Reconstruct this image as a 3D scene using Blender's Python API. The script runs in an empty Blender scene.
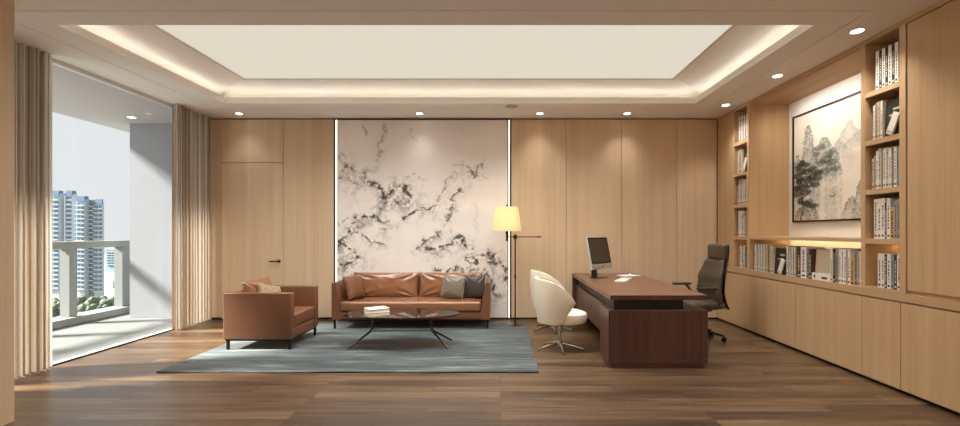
import bpy, bmesh, math, random
import numpy as np
from mathutils import Vector, Matrix, Euler, noise as mnoise

random.seed(7)
C = bpy.context.scene.collection
SC = bpy.context.scene
PI = math.pi

# ------------------------------------------------------------------ camera, world, sun, exposure
H = 3.34                                   # ceiling height
cam_d = bpy.data.cameras.new('camera'); cam = bpy.data.objects.new('camera', cam_d); C.objects.link(cam)
cam.location = (0, 0, 1.45); cam.rotation_euler = (PI/2, 0, 0)
cam_d.sensor_width = 36; cam_d.lens = 440/960*36
cam_d.shift_x = -20.5/960; cam_d.shift_y = 19/960
cam_d.clip_end = 2000
SC.camera = cam
SC.view_settings.view_transform = 'Standard'; SC.view_settings.look = 'None'
SC.view_settings.exposure = 0.08; SC.view_settings.gamma = 1.0
SC.view_settings.use_curve_mapping = False
SC.cycles.max_bounces = 8; SC.cycles.diffuse_bounces = 7
SC.cycles.use_denoising = True
SC.cycles.sample_clamp_indirect = 6

w = bpy.data.worlds.new('world'); SC.world = w; w.use_nodes = True
nt = w.node_tree; bg = nt.nodes['Background']
bg.inputs[0].default_value = (0.955, 0.96, 0.99, 1); bg.inputs[1].default_value = 0.87

sd = bpy.data.lights.new('sun', 'SUN'); sun = bpy.data.objects.new('sun', sd); C.objects.link(sun)
sd.energy = 24.0; sd.angle = math.radians(9.0); sd.color = (1.0, .95, .88)
sun.rotation_euler = Vector((1, .22, -.78)).to_track_quat('-Z', 'Y').to_euler()

# fill lamp added just below the luminous panel; its narrow spread falls steeply
ad = bpy.data.lights.new('panel_fill_lamp', 'AREA'); al = bpy.data.objects.new('panel_fill_lamp', ad); C.objects.link(al)
ad.shape = 'RECTANGLE'; ad.size = 5.3; ad.size_y = 1.8; ad.spread = math.radians(122); ad.energy = 155; ad.color = (1, .98, .94)
al.location = (-.80, 5.245, 3.60)
E0 = 60                                    # one recessed downlight, watts
LAMP = (1, .95, .88)

# ------------------------------------------------------------------ helpers
def S(r, g, b):
    f = lambda c: (c/255/12.92) if c/255 <= .04045 else ((c/255+.055)/1.055)**2.4
    return (f(r), f(g), f(b), 1)

def newmat(name):
    m = bpy.data.materials.new(name); m.use_nodes = True
    return m, m.node_tree, m.node_tree.nodes['Principled BSDF']

def mat(name, col, rough=.5, metal=0, spec=.5, bump=None, emit=None, estr=0, sheen=0, coat=0, var=None):
    m, t, p = newmat(name)
    p.inputs['Base Color'].default_value = col
    p.inputs['Roughness'].default_value = rough
    p.inputs['Metallic'].default_value = metal
    p.inputs['Specular IOR Level'].default_value = spec
    p.inputs['Sheen Weight'].default_value = sheen
    p.inputs['Coat Weight'].default_value = coat
    if emit:
        p.inputs['Emission Color'].default_value = emit; p.inputs['Emission Strength'].default_value = estr
    tc = t.nodes.new('ShaderNodeTexCoord')
    if var:
        n = t.nodes.new('ShaderNodeTexNoise'); n.inputs['Scale'].default_value = var[0]; n.inputs['Detail'].default_value = 4
        t.links.new(tc.outputs['Object'], n.inputs['Vector'])
        mx = t.nodes.new('ShaderNodeMix'); mx.data_type = 'RGBA'
        mx.inputs[6].default_value = col; mx.inputs[7].default_value = var[1]
        t.links.new(n.outputs['Fac'], mx.inputs[0]); t.links.new(mx.outputs[2], p.inputs['Base Color'])
    if bump:
        n = t.nodes.new('ShaderNodeTexNoise'); n.inputs['Scale'].default_value = bump[0]; n.inputs['Detail'].default_value = 5
        t.links.new(tc.outputs['Object'], n.inputs['Vector'])
        b = t.nodes.new('ShaderNodeBump'); b.inputs['Strength'].default_value = bump[1]; b.inputs['Distance'].default_value = .01
        t.links.new(n.outputs['Fac'], b.inputs['Height']); t.links.new(b.outputs[0], p.inputs['Normal'])
    return m

def wood(name, light, mid, dark, grain='Z', rough=.45, fine=1.0, spec=.4):
    m, t, p = newmat(name)
    N = t.nodes.new; L = t.links.new
    tc = N('ShaderNodeTexCoord')
    def nz(a, b, detail=4, dist=0):
        sc = {'Z': (a, a, b), 'X': (b, a, a), 'Y': (a, b, a)}[grain]
        mp = N('ShaderNodeMapping'); mp.inputs['Scale'].default_value = sc
        L(tc.outputs['Object'], mp.inputs['Vector'])
        n = N('ShaderNodeTexNoise'); n.inputs['Scale'].default_value = 1; n.inputs['Detail'].default_value = detail
        n.inputs['Distortion'].default_value = dist
        L(mp.outputs[0], n.inputs['Vector']); return n
    n1 = nz(7*fine, .12, 2); n2 = nz(55*fine, .9, 4, .3); n3 = nz(230*fine, 6, 2)
    r = N('ShaderNodeValToRGB'); e = r.color_ramp.elements
    e[0].position = .3; e[0].color = dark; e[1].position = .72; e[1].color = light
    x = e.new(.5); x.color = mid
    a = N('ShaderNodeMath'); a.operation = 'MULTIPLY_ADD'; a.inputs[1].default_value = .45
    L(n1.outputs['Fac'], a.inputs[0])
    b = N('ShaderNodeMath'); b.operation = 'MULTIPLY_ADD'; b.inputs[1].default_value = .35
    L(n2.outputs['Fac'], b.inputs[0])
    c = N('ShaderNodeMath'); c.operation = 'MULTIPLY'; c.inputs[1].default_value = .2
    L(n3.outputs['Fac'], c.inputs[0]); L(c.outputs[0], b.inputs[2]); L(b.outputs[0], a.inputs[2])
    L(a.outputs[0], r.inputs[0]); L(r.outputs[0], p.inputs['Base Color'])
    p.inputs['Roughness'].default_value = rough; p.inputs['Specular IOR Level'].default_value = spec
    return m

M = {}
M['oak'] = wood('oak veneer', S(216,193,163), S(205,180,149), S(190,163,131))
M['oak_r'] = wood('oak veneer of the cabinets', S(208,178,140), S(196,164,125), S(180,147,108))
M['oak_x'] = wood('oak veneer along the wall', S(204,173,135), S(190,158,120), S(174,142,104), grain='Y')
M['walnut'] = wood('dark walnut veneer', S(106,77,67), S(87,59,52), S(62,40,37), fine=1.3, rough=.4)
M['walnut_top'] = wood('walnut desk top', S(122,88,68), S(107,75,58), S(92,62,49), grain='Y', rough=.3)
M['plaster'] = mat('warm white plaster', S(222,212,202), .8, spec=.2, bump=(30, .02))
M['ceiling'] = mat('ceiling paint', S(245,240,235), .75, spec=.2)
M['white_wall'] = mat('white niche wallcovering', S(226,221,212), .8, spec=.2, bump=(60, .05))
M['black'] = mat('matt black', (.008,.007,.007,1), .5)
M['bronze'] = mat('dark bronze metal', (.045,.03,.022,1), .32, metal=.8)
M['blackmetal'] = mat('black powder coated metal', (.012,.011,.011,1), .35, metal=.4)
M['steel'] = mat('polished steel', (.62,.6,.57,1), .15, metal=1)
M['gunmetal'] = mat('polished dark metal', (.10,.095,.09,1), .2, metal=1)
M['leather'] = mat('tan leather', S(122,82,57), .36, spec=.55, bump=(160, .08), var=(3, S(108,70,48)))
M['leather_gloss'] = mat('glossy tan leather', S(142,98,68), .24, spec=.7, bump=(90, .06), var=(3, S(128,86,58)), coat=.25)
M['cream'] = mat('cream leather', S(236,226,206), .35, spec=.5, bump=(120, .03))
M['grey_satin'] = mat('grey green satin', S(104,96,80), .38, sheen=.4, bump=(40, .05), spec=.6)
M['dark_satin'] = mat('black brown satin', S(52,44,38), .4, sheen=.3, bump=(40, .05))
M['blackleather'] = mat('brown black leather', S(78,66,54), .38, bump=(120, .06))
M['alu'] = mat('brushed aluminium', (.72,.72,.72,1), .3, metal=.8)
M['screen'] = mat('switched off screen', (.018,.016,.014,1), .12, spec=.6)
M['whiteplastic'] = mat('white plastic', (.8,.79,.76,1), .35)
M['paper'] = mat('paper edges', S(222,214,198), .85, bump=(300, .05))
M['concrete'] = mat('pale balcony render', S(150,153,150), .85, var=(1.2, S(138,142,140)))
M['greywall'] = mat('grey balcony wall', S(160,162,168), .8, var=(.8, S(152,154,160)))

def lightmat(name, col, s):
    m = bpy.data.materials.new(name); m.use_nodes = True; t = m.node_tree
    t.nodes.remove(t.nodes['Principled BSDF'])
    e = t.nodes.new('ShaderNodeEmission'); e.inputs[0].default_value = col; e.inputs[1].default_value = s
    t.links.new(e.outputs[0], t.nodes['Material Output'].inputs[0]); return m
M['panel'] = lightmat('luminous stretch ceiling', S(226,217,199), .946)
M['led'] = lightmat('led strip', (1, .92, .80, 1), 3.0)
M['led_w'] = lightmat('warm led strip', (1, .74, .42, 1), 14)
M['lens'] = lightmat('downlight lens', (1, .93, .82, 1), 9)

# glass
m, t, p = newmat('window glass'); M['glass'] = m
t.nodes.remove(p)
tr = t.nodes.new('ShaderNodeBsdfTransparent'); tr.inputs[0].default_value = (.95, .97, .965, 1)
gl = t.nodes.new('ShaderNodeBsdfGlossy'); gl.inputs['Roughness'].default_value = .02
fr = t.nodes.new('ShaderNodeFresnel'); fr.inputs[0].default_value = 1.45
fm = t.nodes.new('ShaderNodeMath'); fm.operation = 'MULTIPLY'; fm.inputs[1].default_value = .6
mx = t.nodes.new('ShaderNodeMixShader')
ge = t.nodes.new('ShaderNodeNewGeometry'); fb = t.nodes.new('ShaderNodeMath'); fb.operation = 'MULTIPLY_ADD'
fb.inputs[1].default_value = -.6; fb.inputs[2].default_value = .6
t.links.new(ge.outputs['Backfacing'], fb.inputs[0]); t.links.new(fb.outputs[0], fm.inputs[1])
t.links.new(fr.outputs[0], fm.inputs[0]); t.links.new(fm.outputs[0], mx.inputs[0])
t.links.new(tr.outputs[0], mx.inputs[1]); t.links.new(gl.outputs[0], mx.inputs[2])
t.links.new(mx.outputs[0], t.nodes['Material Output'].inputs[0])
# smoked table glass
M['smoked'] = mat('smoked mirror glass', (.02,.016,.013,1), .04, spec=1.0)
M['smoked'].node_tree.nodes['Principled BSDF'].inputs['IOR'].default_value = 1.9

# curtain
def curtain_mat():
    m, t, p = newmat('striped linen curtain'); N = t.nodes.new; L = t.links.new
    tc = N('ShaderNodeTexCoord'); mp = N('ShaderNodeMapping'); mp.inputs['Scale'].default_value = (14, 42, .10)
    L(tc.outputs['Object'], mp.inputs[0])
    n = N('ShaderNodeTexNoise'); n.inputs['Scale'].default_value = 1; n.inputs['Detail'].default_value = 3; L(mp.outputs[0], n.inputs['Vector'])
    r = N('ShaderNodeValToRGB'); e = r.color_ramp.elements
    e[0].position = .32; e[0].color = S(150,128,106); e[1].position = .62; e[1].color = S(232,230,226)
    e.new(.48).color = S(196,178,156); L(n.outputs['Fac'], r.inputs[0])
    L(r.outputs[0], p.inputs['Base Color']); p.inputs['Roughness'].default_value = .75
    p.inputs['Specular IOR Level'].default_value = .2
    tl = N('ShaderNodeBsdfTranslucent'); L(r.outputs[0], tl.inputs[0])
    ms = N('ShaderNodeMixShader'); ms.inputs[0].default_value = .30
    w2 = N('ShaderNodeTexNoise'); w2.inputs['Scale'].default_value = 1
    mp2 = N('ShaderNodeMapping'); mp2.inputs['Scale'].default_value = (60, 60, 260); L(tc.outputs['Object'], mp2.inputs[0]); L(mp2.outputs[0], w2.inputs['Vector'])
    b = N('ShaderNodeBump'); b.inputs['Strength'].default_value = .25; b.inputs['Distance'].default_value = .004
    L(w2.outputs['Fac'], b.inputs['Height']); L(b.outputs[0], p.inputs['Normal'])
    L(p.outputs[0], ms.inputs[1]); L(tl.outputs[0], ms.inputs[2]); L(ms.outputs[0], t.nodes['Material Output'].inputs[0])
    return m
M['curtain'] = curtain_mat()

def floor_mat():
    m, t, p = newmat('brown oak floor planks'); N = t.nodes.new; L = t.links.new
    tc = N('ShaderNodeTexCoord')
    br = N('ShaderNodeTexBrick'); br.inputs['Scale'].default_value = 1; br.offset = .37; br.offset_frequency = 3
    br.inputs['Brick Width'].default_value = 1.65; br.inputs['Row Height'].default_value = .148
    br.inputs['Mortar Size'].default_value = .003; br.inputs['Mortar Smooth'].default_value = 0
    br.inputs['Color1'].default_value = (0, 0, 0, 1); br.inputs['Color2'].default_value = (1, 1, 1, 1); br.inputs['Mortar'].default_value = (.5, .5, .5, 1)
    L(tc.outputs['Object'], br.inputs['Vector'])
    mp = N('ShaderNodeMapping'); mp.inputs['Scale'].default_value = (1.1, 22, 1); L(tc.outputs['Object'], mp.inputs[0])
    add = N('ShaderNodeVectorMath'); add.operation = 'MULTIPLY_ADD'; add.inputs[1].default_value = (7, 5, 31)
    L(br.outputs['Color'], add.inputs[0]); L(mp.outputs[0], add.inputs[2])
    n = N('ShaderNodeTexNoise'); n.inputs['Scale'].default_value = 1; n.inputs['Detail'].default_value = 6; n.inputs['Distortion'].default_value = .8
    L(add.outputs[0], n.inputs['Vector'])
    mxf = N('ShaderNodeMath'); mxf.operation = 'MULTIPLY_ADD'; mxf.inputs[1].default_value = .75
    sc = N('ShaderNodeMath'); sc.operation = 'MULTIPLY'; sc.inputs[1].default_value = .27
    sep = N('ShaderNodeSeparateColor'); L(br.outputs['Color'], sep.inputs[0]); L(sep.outputs[0], sc.inputs[0])
    L(n.outputs['Fac'], mxf.inputs[0]); L(sc.outputs[0], mxf.inputs[2])
    r = N('ShaderNodeValToRGB'); e = r.color_ramp.elements
    e[0].position = .30; e[0].color = S(46,32,20); e[1].position = .72; e[1].color = S(116,92,66)
    e.new(.5).color = S(82,61,42); L(mxf.outputs[0], r.inputs[0])
    mm = N('ShaderNodeMix'); mm.data_type = 'RGBA'; mm.inputs[7].default_value = S(48,34,26)
    L(br.outputs['Fac'], mm.inputs[0]); L(r.outputs[0], mm.inputs[6]); L(mm.outputs[2], p.inputs['Base Color'])
    p.inputs['Roughness'].default_value = .33; p.inputs['Specular IOR Level'].default_value = .75
    b = N('ShaderNodeBump'); b.inputs['Strength'].default_value = .15; b.inputs['Distance'].default_value = .003
    L(n.outputs['Fac'], b.inputs['Height']); L(b.outputs[0], p.inputs['Normal'])
    return m
M['floor'] = floor_mat()

def rug_mat():
    m, t, p = newmat('streaked blue grey rug'); N = t.nodes.new; L = t.links.new
    tc = N('ShaderNodeTexCoord')
    def nz(sx, sy, d, off=0):
        mp = N('ShaderNodeMapping'); mp.inputs['Scale'].default_value = (sx, sy, 1); mp.inputs['Location'].default_value = (off, off, 0)
        L(tc.outputs['Object'], mp.inputs[0]); n = N('ShaderNodeTexNoise'); n.inputs['Scale'].default_value = 1; n.inputs['Detail'].default_value = d
        L(mp.outputs[0], n.inputs['Vector']); return n
    n1 = nz(1.5, 70, 5); n2 = nz(2.6, 85, 2, 13); n3 = nz(.8, 5, 2, 5)
    a = N('ShaderNodeMath'); a.operation = 'MULTIPLY_ADD'; a.inputs[1].default_value = .35; L(n3.outputs['Fac'], a.inputs[0])
    s = N('ShaderNodeMath'); s.operation = 'MULTIPLY'; s.inputs[1].default_value = .65; L(n1.outputs['Fac'], s.inputs[0]); L(s.outputs[0], a.inputs[2])
    r = N('ShaderNodeValToRGB'); e = r.color_ramp.elements
    e[0].position = .37; e[0].color = S(14,20,28); e[1].position = .62; e[1].color = S(126,134,128)
    e.new(.45).color = S(38,49,56); e.new(.54).color = S(62,76,79); L(a.outputs[0], r.inputs[0])
    r2 = N('ShaderNodeValToRGB'); q = r2.color_ramp.elements; q[0].position = .66; q[0].color = (0,0,0,1); q[1].position = .72; q[1].color = (1,1,1,1)
    L(n2.outputs['Fac'], r2.inputs[0])
    mm = N('ShaderNodeMix'); mm.data_type = 'RGBA'; mm.inputs[7].default_value = S(160,145,122)
    L(r2.outputs[0], mm.inputs[0]); L(r.outputs[0], mm.inputs[6]); L(mm.outputs[2], p.inputs['Base Color'])
    p.inputs['Roughness'].default_value = .8; p.inputs['Sheen Weight'].default_value = .25; p.inputs['Specular IOR Level'].default_value = .2
    n4 = nz(60, 160, 2); b = N('ShaderNodeBump'); b.inputs['Strength'].default_value = .5; b.inputs['Distance'].default_value = .006
    L(n4.outputs['Fac'], b.inputs['Height']); L(b.outputs[0], p.inputs['Normal'])
    return m
M['rug'] = rug_mat()

def attr_mat(name, rough, spec):
    m, t, p = newmat(name)
    a = t.nodes.new('ShaderNodeAttribute'); a.attribute_name = 'ink'
    t.links.new(a.outputs['Color'], p.inputs['Base Color'])
    p.inputs['Roughness'].default_value = rough; p.inputs['Specular IOR Level'].default_value = spec
    return m
M['marble'] = attr_mat('ink veined polished stone', .07, .6)
M['scroll'] = attr_mat('ink painting on paper', .7, .2)

# --- object making
ORG = {}
def org(o):
    while o.parent: o = o.parent
    return ORG.get(o.name, Vector((0, 0, 0)))

def obj(name, bm, m, parent=None, smooth=False, local=False):
    """link a bmesh as ONE mesh object; bm is in world coordinates unless local"""
    if parent is not None and not local:
        bmesh.ops.translate(bm, verts=bm.verts, vec=-org(parent))
    bmesh.ops.recalc_face_normals(bm, faces=bm.faces)
    me = bpy.data.meshes.new(name); bm.to_mesh(me); bm.free()
    for mm in (m if isinstance(m, (list, tuple)) else [m]): me.materials.append(mm)
    if smooth:
        for f in me.polygons: f.use_smooth = True
        me.set_sharp_from_angle(angle=math.radians(40))
    o = bpy.data.objects.new(name, me); C.objects.link(o)
    if parent is not None: o.parent = parent
    return o

def tag(o, label=None, cat=None, group=None, kind=None):
    if label: o['label'] = label
    if cat: o['category'] = cat
    if group: o['group'] = group
    if kind: o['kind'] = kind
    return o

def thing(name, label, cat, loc=(0,0,0), rz=0, group=None):
    o = bpy.data.objects.new(name, None); C.objects.link(o); o.empty_display_size = .1
    o.location = loc; o.rotation_euler = (0, 0, rz); ORG[o.name] = Vector(loc)
    return tag(o, label, cat, group)

def struct(name, bm, m, parent=None, **k):
    o = obj(name, bm, m, parent, **k)
    if parent is None: o['kind'] = 'structure'
    return o

def copy_tree(o, parent=None):
    c = o.copy(); C.objects.link(c); c.parent = parent
    for ch in list(o.children): copy_tree(ch, c)
    return c

def B(*boxes, r=0, seg=2, bm=None):
    """boxes (x0,x1,y0,y1,z0,z1) into one bmesh, each with bevelled edges"""
    out = bm or bmesh.new()
    for b in boxes:
        x0, x1, y0, y1, z0, z1 = b
        t = bmesh.new(); bmesh.ops.create_cube(t, size=1)
        bmesh.ops.scale(t, verts=t.verts, vec=(abs(x1-x0), abs(y1-y0), abs(z1-z0)))
        if r: bmesh.ops.bevel(t, geom=list(t.edges), offset=r, segments=seg, profile=.5, affect='EDGES')
        bmesh.ops.translate(t, verts=t.verts, vec=((x0+x1)/2, (y0+y1)/2, (z0+z1)/2))
        join(out, t)
    return out

def join(a, t, mx=None):
    if mx is not None: bmesh.ops.transform(t, matrix=mx, verts=t.verts)
    me = bpy.data.meshes.new('tmp'); t.to_mesh(me); t.free(); a.from_mesh(me); bpy.data.meshes.remove(me)
    return a

def cyl(p0, p1, r0, r1=None, n=20, bm=None, caps=True):
    p0 = Vector(p0); p1 = Vector(p1); out = bm or bmesh.new(); t = bmesh.new()
    bmesh.ops.create_cone(t, cap_ends=caps, segments=n, radius1=r0, radius2=r0 if r1 is None else r1, depth=(p1-p0).length)
    q = (p1-p0).to_track_quat('Z', 'Y').to_matrix().to_4x4()
    return join(out, t, Matrix.Translation((p0+p1)/2) @ q)

def tube(pts, r, n=10, bm=None):
    """swept round tube through points; r float or list"""
    out = bm or bmesh.new(); pts = [Vector(p) for p in pts]; rings = []
    for i, p in enumerate(pts):
        d = (pts[min(i+1, len(pts)-1)] - pts[max(i-1, 0)]).normalized()
        up = Vector((0,0,1)) if abs(d.z) < .9 else Vector((1,0,0))
        a = d.cross(up).normalized(); b = d.cross(a)
        rr = r[i] if isinstance(r, (list, tuple)) else r
        rings.append([out.verts.new(p + (a*math.cos(k*2*PI/n) + b*math.sin(k*2*PI/n))*rr) for k in range(n)])
    for A, Bq in zip(rings, rings[1:]):
        for k in range(n): out.faces.new((A[k], A[(k+1) % n], Bq[(k+1) % n], Bq[k]))
    out.faces.new(rings[0]); out.faces.new(list(reversed(rings[-1])))
    return out

def lathe(prof, c=(0,0,0), n=32, bm=None, close=False):
    out = bm or bmesh.new(); rings = []
    for r, z in prof:
        if r < 1e-5: rings.append([out.verts.new((c[0], c[1], c[2]+z))])
        else: rings.append([out.verts.new((c[0]+r*math.cos(k*2*PI/n), c[1]+r*math.sin(k*2*PI/n), c[2]+z)) for k in range(n)])
    prs = list(zip(rings, rings[1:])) + ([(rings[-1], rings[0])] if close else [])
    for A, Bq in prs:
        for k in range(n):
            a = A[k % len(A)]; b = A[(k+1) % len(A)]; c2 = Bq[(k+1) % len(Bq)]; d = Bq[k % len(Bq)]
            f = []
            for v in (a, b, c2, d):
                if v not in f: f.append(v)
            if len(f) > 2: out.faces.new(f)
    return out

def grid(fn, nu, nv, bm=None, wrapu=False):
    out = bm or bmesh.new()
    vs = [[out.verts.new(fn(i/(nu if wrapu else nu-1), j/(nv-1))) for j in range(nv)] for i in range(nu)]
    for i in range(nu if wrapu else nu-1):
        for j in range(nv-1):
            a = vs[i]; b = vs[(i+1) % nu]
            out.faces.new((a[j], b[j], b[j+1], a[j+1]))
    return out

def pillow(w, h, t, seed=0, wr=.012, n=34, corner=.05, creases=0):
    """cushion lying in local XZ, thickness along Y, centred; corners pulled out, sides drawn in, surface wrinkled"""
    bm = bmesh.new(); vs = {}
    def P(i, j, s):
        u = i/n*2-1; v = j/n*2-1
        e = (max(0, 1-abs(u)**2.6))*(max(0, 1-abs(v)**2.6)); y = s*t/2*e**.42
        pull = 1 - corner*((1-abs(v)**2)*abs(u)**3); pullv = 1 - corner*((1-abs(u)**2)*abs(v)**3)
        x = u*w/2*pull; z = v*h/2*pullv
        q = Vector((x*5+seed*3.1, z*5+s, seed))
        k = mnoise.noise(q)*wr + mnoise.noise(q*2.7)*wr*.5
        # creases radiating from the corners
        for cu, cv in ((-1,-1),(1,-1),(-1,1),(1,1)):
            dx = u-cu; dz = v-cv; dd = math.hypot(dx, dz); an = math.atan2(dz, dx)
            k += creases*math.sin(an*11+seed+cu*2)*math.exp(-((dd-.45)/.33)**2)
        y += s*k*e**.3
        return (x, y, z)
    for s in (-1, 1):
        for i in range(n+1):
            for j in range(n+1):
                edge = i in (0, n) or j in (0, n)
                key = (i, j, 0 if edge else s)
                if key not in vs: vs[key] = bm.verts.new(P(i, j, 0 if edge else s))
        for i in range(n):
            for j in range(n):
                f = [vs.get((a, b, 0 if (a in (0, n) or b in (0, n)) else s)) for a, b in ((i,j),(i+1,j),(i+1,j+1),(i,j+1))]
                bm.faces.new(f if s < 0 else f[::-1])
    return bm

def xf(bm, loc, rot=(0,0,0)):
    bmesh.ops.transform(bm, matrix=Matrix.Translation(loc) @ Euler(rot).to_matrix().to_4x4(), verts=bm.verts)
    return bm

# ------------------------------------------------------------------ the room shell
XL, XR, YB, ZC = -4.87, 3.59, 7.30, H
struct('floor', B((XL, 4.3, -2.6, 7.5, -.1, 0)), M['floor'])

# ceiling: border boards with a fine shadow groove, coffer and slab above
ox0, ox1, oy0, oy1 = -4.05, 2.865, 4.02, 6.47        # coffer opening
gx0, gx1, gy0, gy1 = -4.365, 3.155, 3.76, 6.69       # groove rectangle
g = .005
def ring(bm, a, b, z0, z1):
    x0, x1, y0, y1 = a; X0, X1, Y0, Y1 = b
    B((X0, X1, Y0, y0, z0, z1), (X0, X1, y1, Y1, z0, z1), (X0, x0, y0, y1, z0, z1), (x1, X1, y0, y1, z0, z1), bm=bm)
bm = bmesh.new()
ring(bm, (ox0, ox1, oy0, oy1), (gx0+g, gx1-g, gy0+g, gy1-g), H, H+.03)
ring(bm, (gx0-g, gx1+g, gy0-g, gy1+g), (XL, 4.3, -2.6, 7.5), H, H+.03)
struct('ceiling', bm, M['ceiling'])
bm = bmesh.new(); ring(bm, (ox0-.005, ox1+.005, oy0-.005, oy1+.005), (XL, 4.3, -2.6, 7.5), H+.031, H+.045)
B((XL, 4.3, -2.6, 7.5, H+.5, H+.6), bm=bm)
struct('trim_1', bm, M['black'])
# coffer
rings = [(0, H+.03), (0, H+.085), (.19, H+.085), (.19, H+.15)]
px0, px1, py0, py1 = -3.63, 2.45, 4.27, 6.22
bm = bmesh.new(); prev = None; loops = []
for e, z in rings: loops.append(((ox0-e, oy0-e), (ox1+e, oy0-e), (ox1+e, oy1+e), (ox0-e, oy1+e), z))
for k in range(1, 9):
    a = k/8; ez = H+.15 + (.135)*math.sin(a*PI/2)
    loops.append(tuple((A[0]+(Bp[0]-A[0])*a, A[1]+(Bp[1]-A[1])*a) for A, Bp in zip(loops[3][:4], ((px0,py0),(px1,py0),(px1,py1),(px0,py1)))) + (ez,))
V = [[bm.verts.new((q[0], q[1], L_[4])) for q in L_[:4]] for L_ in loops]
for A, Bq in zip(V, V[1:]):
    for k in range(4): bm.faces.new((A[k], A[(k+1) % 4], Bq[(k+1) % 4], Bq[k]))
struct('trim_2', bm, mat('coffer plaster', S(240,235,227), .8, spec=.15))
bm = bmesh.new(); ring(bm, (px0+.03, px1-.03, py0+.03, py1-.03), (px0-.005, px1+.005, py0-.005, py1+.005), H+.262, H+.284)
struct('trim_3', bm, M['plaster'])
tag(obj('ceiling_light_panel', B((px0+.01, px1-.01, py0+.01, py1-.01, H+.272, H+.3)), M['panel']),
    'large rectangular luminous panel glowing in the middle of the ceiling coffer', 'ceiling light')
# cove led strips: lie on the ledge behind the lip and wash the cove
def strip(name, label, box, m, cat='light strip', group=None):
    return tag(obj(name, B(box), m), label, cat, group)
cl = lightmat('cove led', (1, .95, .88, 1), 9.5)
strip('cove_light_strip', 'hidden warm cove light strip along the back edge of the ceiling coffer', (ox0, ox1, oy1+.03, oy1+.045, H+.0855, H+.0885), cl, group='cove light strips')
strip('cove_light_strip', 'hidden warm cove light strip along the front edge of the ceiling coffer', (ox0, ox1, oy0-.045, oy0-.03, H+.0855, H+.0885), cl, group='cove light strips')
strip('cove_light_strip', 'hidden warm cove light strip along the window side of the ceiling coffer', (ox0-.045, ox0-.03, oy0, oy1, H+.0855, H+.0885), cl, group='cove light strips')
strip('cove_light_strip', 'hidden warm cove light strip along the bookcase side of the ceiling coffer', (ox1+.03, ox1+.045, oy0, oy1, H+.0855, H+.0885), cl, group='cove light strips')

# back wall: dark core, oak panels with fine joints, black reveal at top and kick at foot
T0, T1 = .03, H-.022
struct('wall_back', B((-5.0, 4.3, 7.345, 7.5, 0, H)), M['black'])
def wp(x0, x1, z0=T0, z1=T1): return (x0+.003, x1-.003, YB, YB+.04, z0+.002, z1)
jx = [(221-500.5)/60.27, (283.6-500.5)/60.27, (334-500.5)/60.27]
doorz = 2.60
bm = B(wp(-4.87, jx[0]), wp(jx[0], jx[1], doorz+.004, T1), wp(jx[1], jx[2]+.0), r=.0012, seg=1)
for a, b in ((511.2, 566.3), (566.3, 621.3), (621.3, 676.8), (676.8, 717)):
    B(wp((a-500.5)/60.27, (b-500.5)/60.27), r=.0012, seg=1, bm=bm)
struct('wall_panelling', bm, M['oak'])
d = struct('door_1', B((jx[0]+.004, jx[1]-.004, YB, YB+.04, .012, doorz), r=.0012, seg=1), M['oak'])
hx, hz = (279-500.5)/60.27, .965
bm = cyl((hx, YB-.008, hz), (hx, YB, hz), .026, n=24); cyl((hx, YB-.055, hz), (hx, YB-.008, hz), .011, bm=bm)
B((hx-.14, hx+.012, YB-.066, YB-.05, hz-.011, hz+.011), r=.004, bm=bm)
obj('door_handle', bm, M['bronze'], d, smooth=True)
struct('baseboard_back', B((-4.87, jx[0], YB+.012, YB+.04, 0, T0), (jx[1], 3.59, YB+.012, YB+.04, 0, T0)), M['black'])
# frame of the stone panel
mx0, mx1 = (334-500.5)/60.27, (511.2-500.5)/60.27
struct('trim_4', B((mx0, mx0+.022, YB-.004, YB+.045, .03, H-.01), (mx1-.022, mx1, YB-.004, YB+.045, .03, H-.01),
                   (mx0+.022, mx1-.022, YB-.004, YB+.045, H-.028, H-.01)), M['bronze'])

# left near wall with its return, right of it the window wall
struct('wall_left', B((-3.93, -3.73, -2.6, 3.376, 0, H), (-4.87, -3.93, 3.2, 3.376, 0, H), r=0), M['oak'])
struct('wall_window', B((-5.0, -4.87, -2.6, 3.9, 0, H)), M['plaster'])
struct('wall_rear', B((-3.73, 4.3, -2.7, -2.6, 0, H)), M['oak'])
struct('wall_right', B((4.20, 4.3, -2.6, 7.345, 0, H), r=0), M['plaster'])

# window: frame, panes
f = struct('window_1', B((-4.93, -4.87, 3.9, 7.3, H-.045, H+.03), (-4.92, -4.865, 3.9, 7.345, -.004, .014)), mat('white window head', (.75,.75,.76,1), .4))
obj('track', B((-4.865, -4.838, 3.9, 7.3, 0, .012)), M['bronze'], f)
obj('mullion', B((-4.925, -4.88, 7.25, 7.3, .014, H-.045)), M['alu'], f)
obj('pane', B((-4.905, -4.897, 3.9, 7.25, .014, H-.045)), M['glass'], f)

# ------------------------------------------------------------------ balcony and city
struct('balcony_floor', B((-6.98, -4.93, 1.5, 8.6, -.25, -.005)), mat('pale balcony tiles', S(122,122,120), .6, var=(2.0, S(106,108,107))))
struct('balcony_ceiling', B((-6.9, -4.93, 1.5, 9.0, 3.30, 3.6)), mat('balcony ceiling paint', S(190,182,180), .8))
struct('balcony_wall', B((-6.32, -4.93, 7.5, 7.7, 0, 3.30)), M['greywall'])
r_ = thing('balcony_railing', 'pale concrete balcony railing with square posts outside the window', 'railing', (-6.8, 7, 0))
obj('kerb', B((-7.0, -6.68, 1.5, 8.6, 0, .11), r=.006), M['concrete'], r_)
obj('handrail', B((-6.93, -6.76, 1.5, 8.6, 1.19, 1.30), r=.005), M['concrete'], r_)
for y0, dy in ((4.96, .14), (5.93, .14), (6.91, .13), (7.88, .17)):
    obj('post', B((-6.92, -6.77, y0, y0+dy, .11, 1.19), r=.004), M['concrete'], r_)
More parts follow.
